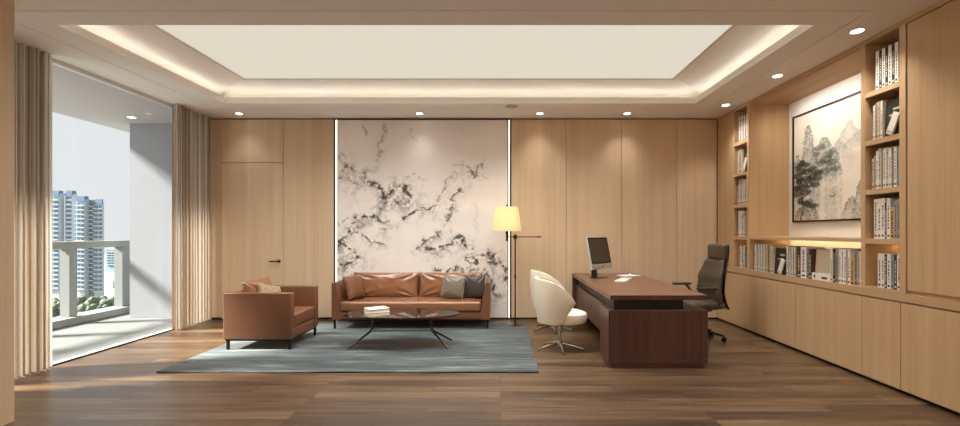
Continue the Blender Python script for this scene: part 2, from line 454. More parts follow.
struct('ground', B((-900, 200, 20, 900, -47, -46)), mat('distant ground', S(130,134,128), .9, var=(.02, S(112,118,108))))

facade_a = mat('pale tower facade', S(176,184,192), .8); facade_b = mat('grey tower facade', S(128,134,140), .8)
winm = mat('tower window glass', S(96,124,146), .2, spec=.8); bandm = mat('white balcony slab', S(196,202,206), .7)
cap = mat('blue grey tower crown', S(92,116,146), .6)
def tower(pxa, pxb, D, ytop, m, cols, label, crown=True, dep=3.4):
    """tower standing D metres away; widths follow from how wide it looks"""
    x0 = (pxa-500.5)*D/440; x1 = (pxb-500.5)*D/440; z1 = 1.45+(232-ytop)*D/440; z0 = -46
    t_ = thing('apartment_tower', label, 'tower', ((x0+x1)/2, D+1, z0), 0, 'apartment towers beyond the balcony')
    obj('wall', B((x0, x1, D, D+dep, z0, z1)), m, t_)
    if crown: obj('roof_crown', B((x0+.6, x1-.6, D+.2, D+dep-.1, z1, z1+2.0), (x0, x1, D-.4, D+.2, z1-1.4, z1+.4)), cap, t_)
    fh = 3.0; n = int((z1-2-(-40))/fh); wdt = (x1-x0)/cols
    base = None; bb = None
    for j in range(n):
        z = z1-3.2-j*fh
        for c in range(cols):
            xa = x0+wdt*(c+.14); xb = x0+wdt*(c+.86)
            if base is None:
                base = obj('window', B((xa, xb, D-.12, D+.1, z-.85, z+.85)), winm, t_); bx, bz = xa, z
                bal = obj('balcony', B((xa-.5, xb+.5, D-1.1, D-.02, z-1.5, z-.95)), bandm, t_)
            else:
                for src in (base, bal):
                    o = src.copy(); C.objects.link(o); o.location = src.location + Vector((xa-bx, 0, z-bz))
    return t_
tower(42, 59.4, 300, 193.5, facade_a, 3, 'pale apartment tower at the far left beside the near curtain')
tower(65, 72.5, 302, 193.5, facade_a, 1, 'slim pale apartment tower second from the near curtain')
tower(76.3, 85, 300, 199, facade_a, 2, 'pale apartment tower in the middle of the tower row')
tower(89.5, 94, 303, 200, facade_b, 1, 'narrow grey windowed slab against the rightmost tall tower', crown=False)
tower(94.2, 102.5, 303, 202, facade_a, 2, 'pale apartment tower at the right end of the tall towers', dep=1.2)
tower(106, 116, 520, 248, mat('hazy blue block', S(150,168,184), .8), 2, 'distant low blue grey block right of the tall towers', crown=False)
tower(105, 113, 370, 281, facade_a, 2, 'small white building low down right of the tall towers', crown=False)

leaf = mat('tree foliage', S(84,98,80), .8, var=(.3, S(104,116,98)), bump=(1.2, .6)); bark = mat('tree bark', S(96,84,72), .9)
def make_tree():
    t_ = thing('tree', 'x', 'tree', (0,0,0), 0, 'trees at the foot of the towers')
    bm = bmesh.new(); rnd = random.Random(4)
    for k in range(16):
        b2 = bmesh.new(); bmesh.ops.create_icosphere(b2, subdivisions=2, radius=rnd.uniform(1.3, 2.1))
        for v in b2.verts: v.co *= 1+.25*mnoise.noise(v.co*1.3+Vector((k,0,0)))
        join(bm, b2, Matrix.Translation((rnd.uniform(-2.2,2.2), rnd.uniform(-2.2,2.2), rnd.uniform(4,8))))
    obj('crown', bm, leaf, t_, local=True)
    obj('trunk', cyl((0,0,0), (0,0,5), .35, .2, n=8), bark, t_, local=True)
    return t_
tr0 = make_tree(); k = 0
spots = [(x, d) for x, d in zip((52, 60, 68, 76, 84, 92, 100, 108, 116, 124, 56, 72, 88, 104, 118), (262, 250, 268, 255, 272, 258, 266, 250, 262, 270, 230, 236, 228, 238, 232))]
spots.sort()
for i, (x, D) in enumerate(spots):
    o = tr0 if i == 0 else copy_tree(tr0)
    s = .85+.3*((i*37) % 10)/10
    o.location = ((x-500.5)*D/440, D, -46); o.scale = (s, s, s); o.rotation_euler = (0, 0, i*1.3)
    rw = 'back' if D > 249 else 'front'; k = sum((q[1] > 249) == (D > 249) for q in spots[:i+1])
    o['label'] = ('first','second','third','fourth','fifth','sixth','seventh','eighth','ninth','tenth')[k-1] + ' green tree from the left in the ' + rw + ' row below the towers'

# ------------------------------------------------------------------ right wall joinery
XF = 3.59
YS = [7.30, 6.357, 5.356, 4.370, 3.950, 3.0, 2.0, 1.0]
names = ['low oak cabinet in the back corner beside the far bookcase', 'low oak cabinet behind the swivel chair, under the far half of the niche',
         'wide low oak cabinet under the near half of the niche', 'narrow low oak cabinet under the near bookcase',
         'low oak cabinet under the tall oak door at the right edge', 'low oak cabinet at the very right edge nearest the camera', 'low oak cabinet beside the camera']
for a, b, nm in zip(YS, YS[1:], names):
    t_ = thing('base_cabinet', nm, 'cabinet', (3.9, (a+b)/2, 0), 0, 'low oak cabinets along the right wall')
    obj('body', B((XF+.022, 4.19, b+.002, a-.002, .035, .815)), M['oak_r'], t_)
    obj('door', B((XF, XF+.02, b+.003, a-.003, .035, .812), r=.001, seg=1), M['oak_r'], t_)
    obj('kick_plate', B((XF+.04, XF+.06, b+.001, a-.001, 0, .034)), M['black'], t_)
tag(obj('worktop', B((XF, 4.19, .9, 7.298, .826, .90), r=.0015, seg=1), M['oak_x']), 'long oak ledge running the whole right wall on top of the low cabinets', 'ledge')
struct('trim_5', B((XF, 4.2, -2.6, 7.30, 3.297, H), r=0), M['oak_x'])
# tall closed units
for y0, y1, nm in ((6.815, 7.298, 'tall narrow oak cabinet in the back right corner'), (1.0, 3.897, 'tall oak cabinet door at the right edge of the picture')):
    t_ = thing('tall_cabinet', nm, 'cabinet', (3.9, (y0+y1)/2, .9), 0, 'tall oak cabinets')
    obj('body', B((XF+.03, 4.19, y0, y1, .901, 3.296)), M['oak_r'], t_)
    obj('door', B((XF+.008, XF+.028, y0+.004, y1-.006, .935, 3.29), r=.001, seg=1), M['oak_r'], t_)
shz = [.92, 1.385, 1.862, 2.34, 2.812]
def bookcase(y0, y1, so, nm):
    """open bookcase between y0<y1; so = (stile near, stile far)"""
    t_ = thing('bookcase', nm, 'bookcase', (3.8, (y0+y1)/2, .9), 0, 'open oak bookcases in the right wall')
    a, b = y0-so[0], y1+so[1]
    obj('side_panel', B((XF, 4.17, a, y0, .901, 3.296), r=.001, seg=1), M['oak_r'], t_)
    obj('side_panel', B((XF, 4.17, y1, b, .901, 3.296), r=.001, seg=1), M['oak_r'], t_)
    obj('back_panel', B((3.93, 3.95, y0, y1, .901, 3.296)), M['oak_r'], t_)
    obj('bottom', B((XF+.002, 3.93, y0, y1, .901, .92)), M['oak_x'], t_)
    for z in shz[1:]:
        obj('shelf', B((XF+.002, 3.93, y0, y1, z-.05, z), r=.001, seg=1), M['oak_x'], t_)
    st = obj('light_strip', B((3.90, 3.912, y0+.02, y1-.02, shz[1]-.056, shz[1]-.051)), M['led_w'], t_)
    return t_
bookcase(6.41, 6.765, (.05, .048), 'tall narrow open oak bookcase at the far end, beyond the painting niche')
bookcase(3.962, 4.333, (.062, .051), 'tall narrow open oak bookcase at the near end of the painting niche')
struct('wall_niche', B((4.17, 4.19, 4.386, 6.358, .902, 3.296)), M['white_wall'])
tag(obj('niche_shelf', B((XF+.012, 4.168, 4.387, 6.357, 1.348, 1.388), r=.001, seg=1), M['oak_x']),
    'long thin oak shelf under the framed landscape painting', 'shelf')
strip('light_strip', 'warm light strip under the niche shelf above the row of books', (4.10, 4.12, 4.42, 6.33, 1.340, 1.346), M['led_w'])

# ------------------------------------------------------------------ ink work (pigment of the stone and of the painting)
rng = np.random.default_rng(3)
def vnoise(u, v, sx, sy, seed):
    r = np.random.default_rng(seed); Gd = r.random((96, 96))
    x = (u*sx) % 95; y = (v*sy) % 95
    xi = np.floor(x).astype(int) % 95; yi = np.floor(y).astype(int) % 95; xf_ = x-np.floor(x); yf = y-np.floor(y)
    xf_ = xf_*xf_*(3-2*xf_); yf = yf*yf*(3-2*yf)
    return (Gd[xi, yi]*(1-xf_)*(1-yf) + Gd[xi+1, yi]*xf_*(1-yf) + Gd[xi, yi+1]*(1-xf_)*yf + Gd[xi+1, yi+1]*xf_*yf)
def fbm(u, v, s, seed, o=5):
    t_ = 0; a = .5; n_ = 0
    for k in range(o): t_ = t_ + a*vnoise(u+k*1.7, v+k*2.3, s*2**k, s*2**k, seed+k); n_ += a; a *= .55
    return t_/n_
def seg_d(U, V, pts):
    d = np.full(U.shape, 1e9); side = np.zeros(U.shape)
    for (ax, ay), (bx, by) in zip(pts, pts[1:]):
        vx, vy = bx-ax, by-ay; L2 = vx*vx+vy*vy+1e-9
        t_ = np.clip(((U-ax)*vx+(V-ay)*vy)/L2, 0, 1)
        ex = U-(ax+t_*vx); ey = V-(ay+t_*vy); dd = np.hypot(ex, ey)
        m_ = dd < d; side = np.where(m_, ey, side); d = np.minimum(d, dd)
    return d, side

def ink_mesh(nu, nv, pos, colour):
    """grid mesh whose 'ink' attribute holds the pigment; pos(u,v)->xyz arrays, colour(u,v)->rgb arrays"""
    u, v = np.meshgrid(np.linspace(0, 1, nu), np.linspace(0, 1, nv), indexing='ij')
    x, y, z = pos(u, v); co = np.stack([x, y, z], -1).reshape(-1, 3)
    idx = np.arange(nu*nv).reshape(nu, nv)
    q = np.stack([idx[:-1, :-1], idx[1:, :-1], idx[1:, 1:], idx[:-1, 1:]], -1).reshape(-1, 4)
    me = bpy.data.meshes.new('ink'); me.vertices.add(len(co)); me.vertices.foreach_set('co', co.ravel().astype(np.float32))
    me.loops.add(q.size); me.polygons.add(len(q)); me.loops.foreach_set('vertex_index', q.ravel().astype(np.int32))
    me.polygons.foreach_set('loop_start', (np.arange(len(q))*4).astype(np.int32)); me.update(calc_edges=True)
    a = me.color_attributes.new('ink', 'FLOAT_COLOR', 'POINT')
    c = np.concatenate([colour(u, v).reshape(-1, 3), np.ones((nu*nv, 1))], 1)
    a.data.foreach_set('color', c.ravel().astype(np.float32)); me.validate(); return me

def stone_colour(u, v):
    # u: left to right 337..508 px wide, work in units where the panel is 171 x 197
    X = 337+u*171; Y = 318-v*197
    wx = (fbm(u*1.0, v*1.15, 7, 11)-.5)*7 + (fbm(u, v*1.15, 30, 23)-.5)*11
    wy = (fbm(u*1.0, v*1.15, 7, 41)-.5)*7 + (fbm(u, v*1.15, 30, 57)-.5)*11
    Xw, Yw = X+wx, Y+wy
    fine = fbm(u, v*1.15, 60, 5, 4); mid = fbm(u, v*1.15, 22, 77, 5); big = fbm(u, v*1.15, 5, 91, 3)
    ink = np.zeros(u.shape); wash = np.zeros(u.shape); warm = np.zeros(u.shape)
    # (points, line width, line darkness, wash width below, wash darkness)
    strokes = [
        ([(387,124),(382,138),(379,156),(377,166)], 1.6, .45, 8, .08),
        ([(362,128),(368,135)], 1.5, .5, 3, .05), ([(410,133),(416,141)], 1.3, .45, 3, .05),
        ([(336,182),(344,177),(356,184)], 1.3, .6, 6, .08),
        ([(364,175),(367,184),(375,184),(384,196),(391,194),(398,184),(405,190),(411,199)], 3.0, .85, 20, .55),
        ([(409,178),(416,176),(424,183)], 1.4, .35, 6, .12),
        ([(403,220),(410,214),(418,213),(426,209),(436,208)], 1.5, .9, 4, .08),
        ([(376,216),(386,206),(398,200)], 3.5, .5, 12, .35),
        ([(335,246),(341,241),(347,230),(355,221),(364,218),(374,220),(388,224)], 2.6, .85, 12, .40),
        ([(350,236),(362,238),(372,243),(383,243)], 1.6, .75, 8, .20),
        ([(334,224),(340,223),(346,219)], 1.5, .9, 3, .1),
        ([(334,248),(340,246),(350,252),(356,258),(346,264),(350,274),(346,284)], 3.6, .85, 16, .42),
        ([(335,260),(341,262)], 2.2, .9, 4, .2),
        ([(341,246),(352,232),(362,228)], 2.0, .5, 8, .25),
        ([(457,170),(448,180),(443,192),(436,208),(433,216)], 1.4, .5, 8, .16),
        ([(463,163),(467,167),(471,171),(475,179),(477,166),(482,163),(485,170)], 1.5, .75, 5, .16),
        ([(466,182),(462,188),(454,195),(451,207),(449,218),(444,228),(436,236),(424,243),(418,250)], 1.9, .75, 7, .30),
        ([(456,164),(463,161)], 1.2, .4, 4, .08), ([(483,176),(488,180)], 1.6, .3, 4, .12),
        ([(430,249),(438,250),(447,245),(453,240),(458,236),(464,241),(470,246),(474,254)], 2.6, .85, 12, .40),
        ([(434,268),(446,271),(458,270)], 1.9, .95, 4, .25),
        ([(462,268),(466,259),(475,262),(484,256),(490,254),(497,260),(503,266),(509,272)], 3.4, .85, 16, .45),
        ([(470,272),(480,268),(488,273),(494,284),(500,296)], 3.0, .75, 12, .36),
        ([(492,262),(506,268),(508,280)], 2.4, .75, 10, .30), ([(476,205),(477,232),(474,246)], 1.6, .14, 6, .05),
        ([(340,158),(346,166),(352,168)], 3.2, .55, 10, .28), ([(340,172),(350,160)], 2.4, .35, 12, .2)]
    for pts, wd, dk, ww, wdk in strokes:
        d_, side = seg_d(Xw, Yw, pts)
        cut = np.clip((fine*.7+mid*.3-.39)*9, 0, 1)
        ink = np.maximum(ink, dk*np.exp(-(d_/(wd*.8))**2)*cut)
        vein = np.clip(1-np.abs(fine-.5)*11, 0, 1)*np.clip((mid-.30)*5, 0, 1)
        ink = np.maximum(ink, dk*.9*vein*np.exp(-(d_/(ww*.75))**2)*np.clip(.6+side/(ww*.9), .1, 1))
        below = np.exp(-(d_/ww)**2)*np.clip(.55+side/(ww*.9), .08, 1)
        wash = np.maximum(wash, 1.0*wdk*below*np.clip((mid-.32)*3.0, 0, 1)*(.45+.9*np.clip((fine-.38)*3.5, 0, 1)))
    ink = np.clip(ink+wash, 0, .93)
    cloud = .045*(big-.5) + .03*(mid-.5)
    base = np.array([.86, .81, .77]); blk = np.array([.035, .030, .024]); ol = np.array([.30, .22, .11])
    warm = np.exp(-((X-342)/9)**2)*np.clip((mid-.42)*4, 0, 1)*(np.exp(-((Y-165)/12)**2)+np.exp(-((Y-257)/14)**2))
    col = base*(1+cloud[..., None]*2)
    col = col*(1-.55*warm[..., None]) + ol*(.55*warm[..., None])
    return col*(1-ink[..., None]) + blk*ink[..., None]

sx0, sx1 = mx0+.06, mx1-.06
me = ink_mesh(640, 740, lambda u, v: (sx0+u*(sx1-sx0), YB+.004+u*0, .03+v*(H-.06)), stone_colour)
me.materials.append(M['marble'])
o = bpy.data.objects.new('stone_panel', me); C.objects.link(o)
tag(o, 'huge polished pale stone panel veined like ink mountains behind the sofa', 'wall panel')
obj('slab', B((sx0, sx1, YB+.0045, YB+.04, .03, H-.03)), M['plaster'], o)
bm = B((mx0+.026, mx0+.040, YB+.006, YB+.03, .03, H-.03))
tag(obj('light_strip', bm, M['led']), 'upright glowing light strip down the left edge of the veined stone panel', 'light strip', 'light strips beside the stone panel')
bm = B((mx1-.040, mx1-.026, YB+.006, YB+.03, .03, H-.03))
tag(obj('light_strip', bm, M['led']), 'upright glowing light strip down the right edge of the stone panel behind the lamp', 'light strip', 'light strips beside the stone panel')

def scroll_colour(u, v):
    a = 1.17
    n1 = fbm(u*a, v, 6, 7, 5); n2 = fbm(u*a, v, 30, 17, 5); n3 = fbm(u*a, v, 80, 29, 3)
    base = np.array([.66, .585, .49])*(1-.07*(n1[..., None]-.5)*2)
    col = base.copy()
    def lay(mask, c):
        nonlocal col
        mask = np.clip(mask, 0, 1)[..., None]; col = col*(1-mask) + np.array(c)*mask
    wu = u+(n2-.5)*.05; wv = v+(n1-.5)*.08
    def peak(cu, base_v, h, wd, p=1.3):      # height of a crag profile
        return base_v + h*np.clip(1-(np.abs(wu-cu)/wd)**p, 0, 1), np.clip((1-np.abs(wu-cu)/wd)*8, 0, 1)
    ridge = np.clip((np.abs(n2-.5)*-7+1), 0, 1)
    def hill(pf, fade, dark, tint, tdk=.5):
        prof, inside = pf; below = prof-v
        m_ = (below > 0)*np.exp(-np.clip(below, 0, 9)/fade)*inside
        lay(m_*tdk*(.75+n1), np.array(tint)*.72)
        lay(np.exp(-(below/.008)**2)*inside*dark*np.clip((n3-.3)*3, 0, 1), (.08, .075, .06))
        lay(m_*dark*ridge*np.clip((n3-.28)*4, 0, 1), (.07, .065, .055))
    hill(peak(.58, .60, .22, .16, 1), .12, .30, (.50, .50, .47), .55)
    hill(peak(.68, .60, .12, .18, 1), .10, .25, (.52, .52, .49), .5)
    hill(peak(.50, .55, .10, .12, 1), .08, .20, (.50, .50, .46), .5)
    hill(peak(.88, .62, .16, .2, 1), .12, .25, (.5, .5, .47), .5)
    hill(peak(.34, .35, .38, .13, 2.2), .34, .75, (.30, .37, .33), .62)
    hill(peak(.43, .35, .27, .09, 2.0), .26, .7, (.34, .40, .34), .55)
    hill(peak(.165, .25, .63, .085, 3.0), .5, .9, (.42, .46, .44), .55)
    hill(peak(.235, .25, .42, .06, 2.4), .4, .8, (.36, .42, .38), .55)
    hill(peak(.04, .25, .38, .07, 2.4), .4, .7, (.40, .42, .38), .5)
    # mist
    lay(.7*np.exp(-((v-.33-.05*(n1-.5)*4)/.055)**2)*np.clip((u-.22)*4, 0, 1), (.66, .59, .50))
    lay(.8*np.exp(-((v-.56)/.03)**2)*np.clip((u-.47)*6, 0, 1)*n1*1.4, (.65, .58, .49))
    hill(peak(.60, .04, .14, .09, 1.6), .14, .7, (.36, .36, .30), .6)
    hill(peak(.70, .04, .30, .10, 1.6), .16, .75, (.33, .34, .29), .6)
    hill(peak(.18, .0, .20, .10, 2.4), .22, .9, (.30, .36, .28), .7)
    hill(peak(.10, .0, .13, .10, 2.4), .2, .9, (.40, .34, .24), .6)
    # pines: layered dark pads
    r = np.random.default_rng(12)
    def pad(cu, cv, ru, rv, dk=.9):
        lay(dk*np.clip(1.7-((wu-cu)/ru)**2-((v-cv)/rv)**2, 0, 1)*np.clip((n3*.6+n2*.4-.22)*6, 0, 1), (.030, .032, .024))
    for (cu, cv) in ((.05,.50),(.10,.54),(.16,.52),(.03,.43),(.09,.46),(.15,.45),(.21,.47),(.26,.44),(.06,.38),(.13,.39),(.20,.40),(.27,.38),
                     (.03,.31),(.10,.32),(.17,.33),(.24,.32),(.05,.25),(.13,.26),(.32,.50),(.36,.54),(.41,.49),(.44,.44),(.36,.44),(.40,.57),
                     (.14,.16),(.22,.14),(.09,.20),(.30,.66),(.24,.60)):
        pad(cu+r.uniform(-.01,.01), cv+r.uniform(-.01,.01), r.uniform(.04,.062), r.uniform(.020,.034), r.uniform(.8, 1) if cu < .29 and cv < .56 else .6)
    for pts in (((.09,.0),(.11,.2),(.07,.36),(.12,.5)), ((.11,.2),(.2,.36),(.25,.42)), ((.07,.3),(.03,.42))):
        d_, _ = seg_d(wu, v, pts); lay(.9*np.exp(-(d_/.006)**2), (.05, .04, .03))
    d_, _ = seg_d(u, v, ((.40,.205),(.435,.20),(.45,.215))); lay(np.exp(-(d_/.004)**2), (.05, .04, .03))
    for k in range(5):
        d_, _ = seg_d(u, v, ((.44, .8+k*.022), (.44, .812+k*.022)));
    return np.clip(col, 0, 1)

py_f, py_n, pz0, pz1 = 6.24, 4.50, 1.585, 3.075
t_ = thing('painting', 'framed ink landscape painting of crags and pines hanging in the niche', 'painting', (4.15, 5.37, 1.585))
fw = .022
obj('frame', B((4.135, 4.169, py_n, py_n+fw, pz0, pz1), (4.135, 4.169, py_f-fw, py_f, pz0, pz1), (4.135, 4.169, py_n+fw, py_f-fw, pz0, pz0+fw),
               (4.135, 4.169, py_n+fw, py_f-fw, pz1-fw, pz1)), M['bronze'], t_)
obj('backing', B((4.152, 4.168, py_n+fw, py_f-fw, pz0+fw, pz1-fw)), M['paper'], t_)
me = ink_mesh(420, 360, lambda u, v: (u*0+4.150-4.15, (py_f-fw)+u*(py_n-py_f+2*fw)-5.37, pz0+fw+v*(pz1-pz0-2*fw)-1.585), scroll_colour)
me.materials.append(M['scroll'])
o = bpy.data.objects.new('canvas', me); C.objects.link(o); o.parent = t_

# ------------------------------------------------------------------ downlights
def make_downlight():
    t_ = thing('downlight', 'x', 'downlight', (0,0,0))
    obj('trim_ring', lathe([(.050,-.001),(.062,-.006),(.070,-.003),(.072,0),(.050,0)], n=28, close=True), M['whiteplastic'], t_, smooth=True, local=True)
    obj('lens', lathe([(0,-.0035),(.049,-.0035),(.049,-.001),(0,-.001)], n=24), M['lens'], t_, local=True)
    return t_
dl0 = make_downlight(); n_dl = 0
def downlight(x, y, z, label, e, group='recessed ceiling downlights', col=LAMP, size=1.75, blend=.7, tilt=None):
    global n_dl
    o = dl0 if n_dl == 0 else copy_tree(dl0)
    n_dl += 1
    o.location = (x, y, z); o['label'] = label; o['group'] = group
    l = bpy.data.lights.new('lamp', 'SPOT'); l.energy = e; l.spot_size = size; l.spot_blend = blend; l.shadow_soft_size = .05; l.color = col
    lo = bpy.data.objects.new('lamp', l); C.objects.link(lo); lo.parent = o; lo.location = (0, 0, -.012)
    if tilt: lo.rotation_euler = tilt
    return o
for x, e, nm in ((-4.17, .27, 'above the door panels'), (-1.29, .03, 'above the stone panel'), (.628, .27, 'right of the lamp'), (2.02, .27, 'above the far end of the desk')):
    downlight(x, 7.02, H, 'small round recessed downlight in the back ceiling border ' + nm, E0*e, size=1.75, blend=1)
for y, nm in ((4.14, 'nearest to the camera'), (5.33, 'in front of the painting'), (6.55, 'nearest to the back wall')):
    downlight(3.355, y, H, 'round recessed downlight in the right ceiling border ' + nm, E0*1.1, size=1.9, blend=1)
for x, e, nm in ((-2.9, .15, 'leftmost'), (-1.0, .15, 'second from the left'), (.9, .45, 'third from the left'), (2.6, 1.1, 'rightmost')):
    downlight(x, 3.5, H, nm+' recessed downlight of the row just above the picture', E0*e, size=2.3, blend=1)
for x, nx in ((-2.4, 'left'), (0, 'middle'), (2.4, 'right')):  # out-of-view downlights added as fill for the room
    for y, ny in ((1.6, 'overhead'), (-.4, 'behind the camera')):
        downlight(x, y, H, 'added unseen ceiling downlight '+ny+', '+nx+' of its row', E0*(.3, .3, 1.4)[('left','middle','right').index(nx)], size=2.6, blend=1)
o = copy_tree(dl0); o.location = (-5.95, 7.1, 3.30); o['label'] = 'small round downlight in the balcony ceiling outside the window'; o['group'] = 'balcony downlight'
for c in list(o.children):
    if c.type == 'LIGHT': bpy.data.objects.remove(c)
tag(obj('ceiling_vent', lathe([(0,-.006),(.085,-.006),(.10,0),(0,0)], c=(.17, 6.62, H), n=32), mat('grey ceiling disc', S(176,166,154), .6), smooth=True),
    'faint round grey disc in the ceiling border near the middle of the back wall', 'ceiling disc')

t_ = thing('niche_washer', 'slim light fitting recessed in the niche soffit washing the framed painting', 'light fitting', (3.632, 5.37, 3.29))
obj('housing', B((3.62, 3.645, 4.42, 6.32, 3.288, 3.296), r=.001, seg=1), M['oak_x'], t_)
nl = bpy.data.lights.new('lamp', 'AREA'); nl.shape = 'RECTANGLE'; nl.size = .02; nl.size_y = 1.4; nl.energy = 12; nl.color = (1, .93, .84); nl.spread = math.radians(130)
lo = bpy.data.objects.new('lamp', nl); C.objects.link(lo); lo.parent = t_; lo.location = (0, 0, -.012); lo.rotation_euler = (0, math.radians(-36), 0)

t_ = thing('fill_uplight', 'added unseen uplight trough behind the camera, filling the ceiling with light', 'fill light', (0, -2.5, 2.3))  # unseen uplight, added to brighten the ceiling
obj('trough', B((-3, 3, -2.598, -2.44, 2.22, 2.26), (-3, 3, -2.45, -2.44, 2.26, 2.33), r=.002, seg=1), M['oak'], t_)
nl = bpy.data.lights.new('lamp', 'AREA'); nl.shape = 'RECTANGLE'; nl.size = 5.6; nl.size_y = .08; nl.energy = 150; nl.color = (1, .95, .88)
lo = bpy.data.objects.new('lamp', nl); C.objects.link(lo); lo.parent = t_; lo.location = (0, 0, -.02); lo.rotation_euler = (math.radians(180-28), 0, 0)

# ------------------------------------------------------------------ curtains
def curtain(y0, y1, folds, xc, amp, seed, label):
    r = random.Random(seed); n = 14*folds
    ph = [r.uniform(-.5, .5) for _ in range(folds+2)]; am = [r.uniform(.6, 1.15) for _ in range(folds+2)]
    def fn(u, v):
        f_ = u*folds; i = int(f_); a = f_-i
        A = am[i]*(1-a)+am[i+1]*a; w_ = 1+.12*(1-v)
        x = xc + amp*A*w_*math.sin(2*PI*f_ + .5*math.sin(2*PI*f_+ph[min(i, folds)]))
        y = y0+(y1-y0)*u + .018*math.sin(4*PI*f_+1)*A
        return (x, y, .012+(H-.006-.012)*v + 0*u)
    t_ = thing('curtain', label, 'curtain', (xc, (y0+y1)/2, 0), 0, 'striped linen curtains at the window')
    bm = grid(fn, n, 22)
    obj('fabric', bm, M['curtain'], t_, smooth=True)
    obj('rail', B((xc-.006, xc+.006, y0+.02, y1-.02, H-.004, H-.001)), M['whiteplastic'], t_)
curtain(4.12, 4.70, 9, -4.79, .045, 1, 'gathered striped linen curtain at the near end of the window, beside the oak wall edge')
curtain(6.45, 7.27, 12, -4.79, .045, 2, 'gathered striped linen curtain at the far end of the window, in the room corner')

# ------------------------------------------------------------------ rug
tag(obj('rug', B((-3.543, .395, 4.525, 6.98, .0005, .014), r=.004), M['rug']), 'large blue grey streaked rug under the leather seating', 'rug')

# ------------------------------------------------------------------ sofa
RZ = .014
def leg_box(x, y, z1, w=.028): return B((x-w/2, x+w/2, y-w/2, y+w/2, RZ, z1), r=.003)
X0, X1, Y0, Y1 = -2.50, -.157, 6.50, 7.25
so = thing('sofa', 'long tan leather three seat sofa against the veined stone panel', 'sofa', ((X0+X1)/2, 6.88, RZ))
obj('base', B((X0+.005, X1-.005, Y0+.01, Y1, .15, .27), r=.02, seg=3), M['leather'], so, smooth=True)
def sofa_arm(xo, s):
    bm = bmesh.new()     # wedge: outer face upright, inner face leaning out
    for (y, z) in ((Y0, .15), (Y1, .15)): pass
    prof = [(0, .15), (0, .69), (.012, .70), (.055, .70), (.066, .69), (.135, .30), (.14, .15)]
    a = [bm.verts.new((xo+s*p, Y0+.004, z)) for p, z in prof]; b = [bm.verts.new((xo+s*p, Y1, z)) for p, z in prof]
    n = len(prof)
    for k in range(n): bm.faces.new((a[k], a[(k+1) % n], b[(k+1) % n], b[k]))
    bm.faces.new(a); bm.faces.new(b[::-1])
    bmesh.ops.bevel(bm, geom=[e for e in bm.edges if abs(e.verts[0].co.y-e.verts[1].co.y) < 1e-4], offset=.006, segments=2, affect='EDGES')
    return bm
obj('armrest', sofa_arm(X0, 1), M['leather'], so, smooth=True)
obj('armrest', sofa_arm(X1, -1), M['leather'], so, smooth=True)
obj('backrest', B((X0+.10, X1-.10, 7.13, 7.25, .27, .75), r=.025, seg=3), M['leather'], so, smooth=True)
def soft_box(x0, x1, y0, y1, z0, z1, r, crown, seed, n=40, m_=12):
    bm = B((x0, x1, y0, y1, z0, z1), r=r, seg=4)
    bmesh.ops.subdivide_edges(bm, edges=[e for e in bm.edges if e.calc_length() > .2], cuts=14, use_grid_fill=True)
    cx, cy = (x0+x1)/2, (y0+y1)/2
    for v in bm.verts:
        u = (v.co.x-cx)/(x1-x0)*2; w_ = (v.co.y-cy)/(y1-y0)*2
        if v.co.z > (z0+z1)/2: v.co.z += crown*max(0, 1-u*u)*max(0, 1-w_*w_) + .004*mnoise.noise(v.co*4+Vector((seed,0,0)))
        if v.co.y < cy: v.co.y -= .010*max(0, 1-u*u)+.003*mnoise.noise(v.co*5)
    return bm
obj('seat_cushion', soft_box(X0+.135, X1-.135, Y0-.005, 7.12, .272, .415, .03, .018, 1), M['leather_gloss'], so, smooth=True)
for k, (a, b) in enumerate(((-2.36, -1.315), (-1.305, -.285))):
    bm = xf(pillow(b-a, .40, .20, seed=k+2, wr=.012, n=48, corner=.03, creases=.014), ((a+b)/2, 7.045, .605), (math.radians(-10), 0, 0))
    obj('back_cushion', bm, M['leather_gloss'], so, smooth=True)
obj('frame', B((X0+.02, X1-.02, Y0+.03, Y0+.055, .135, .15), (X0+.02, X1-.02, Y1-.06, Y1-.035, .135, .15), (X0+.02, X0+.045, Y0+.055, Y1-.06, .135, .15), (X1-.045, X1-.02, Y0+.055, Y1-.06, .135, .15)), M['blackmetal'], so)
for x in (X0+.035, X1-.035):
    for y in (Y0+.045, Y1-.05): obj('leg', leg_box(x, y, .135), M['blackmetal'], so)

def throw(name, label, sz, loc, rot, m, t=.13, seed=0, tuft=False):
    t_ = tag(obj(name, xf(pillow(sz, sz, t, seed=seed, wr=.008, n=30, corner=.06, creases=.008), (0,0,0), rot), m, smooth=True), label, 'pillow')
    t_.location = loc
    return t_
p1 = throw('throw_pillow', 'small tan leather tufted pillow leaning on the left arm of the sofa', .37, (-2.245, 6.745, .608), (math.radians(-20), 0, math.radians(68)), M['leather'], seed=5)
for dz in (-.05, .06):
    bm = bmesh.new(); bmesh.ops.create_uvsphere(bm, u_segments=10, v_segments=6, radius=.011)
    o = obj('button', bm, M['leather'], p1, smooth=True, local=True)
    o.location = Euler((math.radians(-20), 0, math.radians(68))).to_matrix() @ Vector((0, -.062, dz))
throw('throw_pillow', 'grey green satin pillow on the right side of the sofa', .35, (-.725, 6.775, .605), (math.radians(-16), math.radians(7), 0), M['grey_satin'], seed=8)
throw('throw_pillow', 'black brown satin pillow in the right corner of the sofa', .35, (-.405, 6.87, .605), (math.radians(-14), math.radians(-3), math.radians(-10)), M['dark_satin'], seed=9)

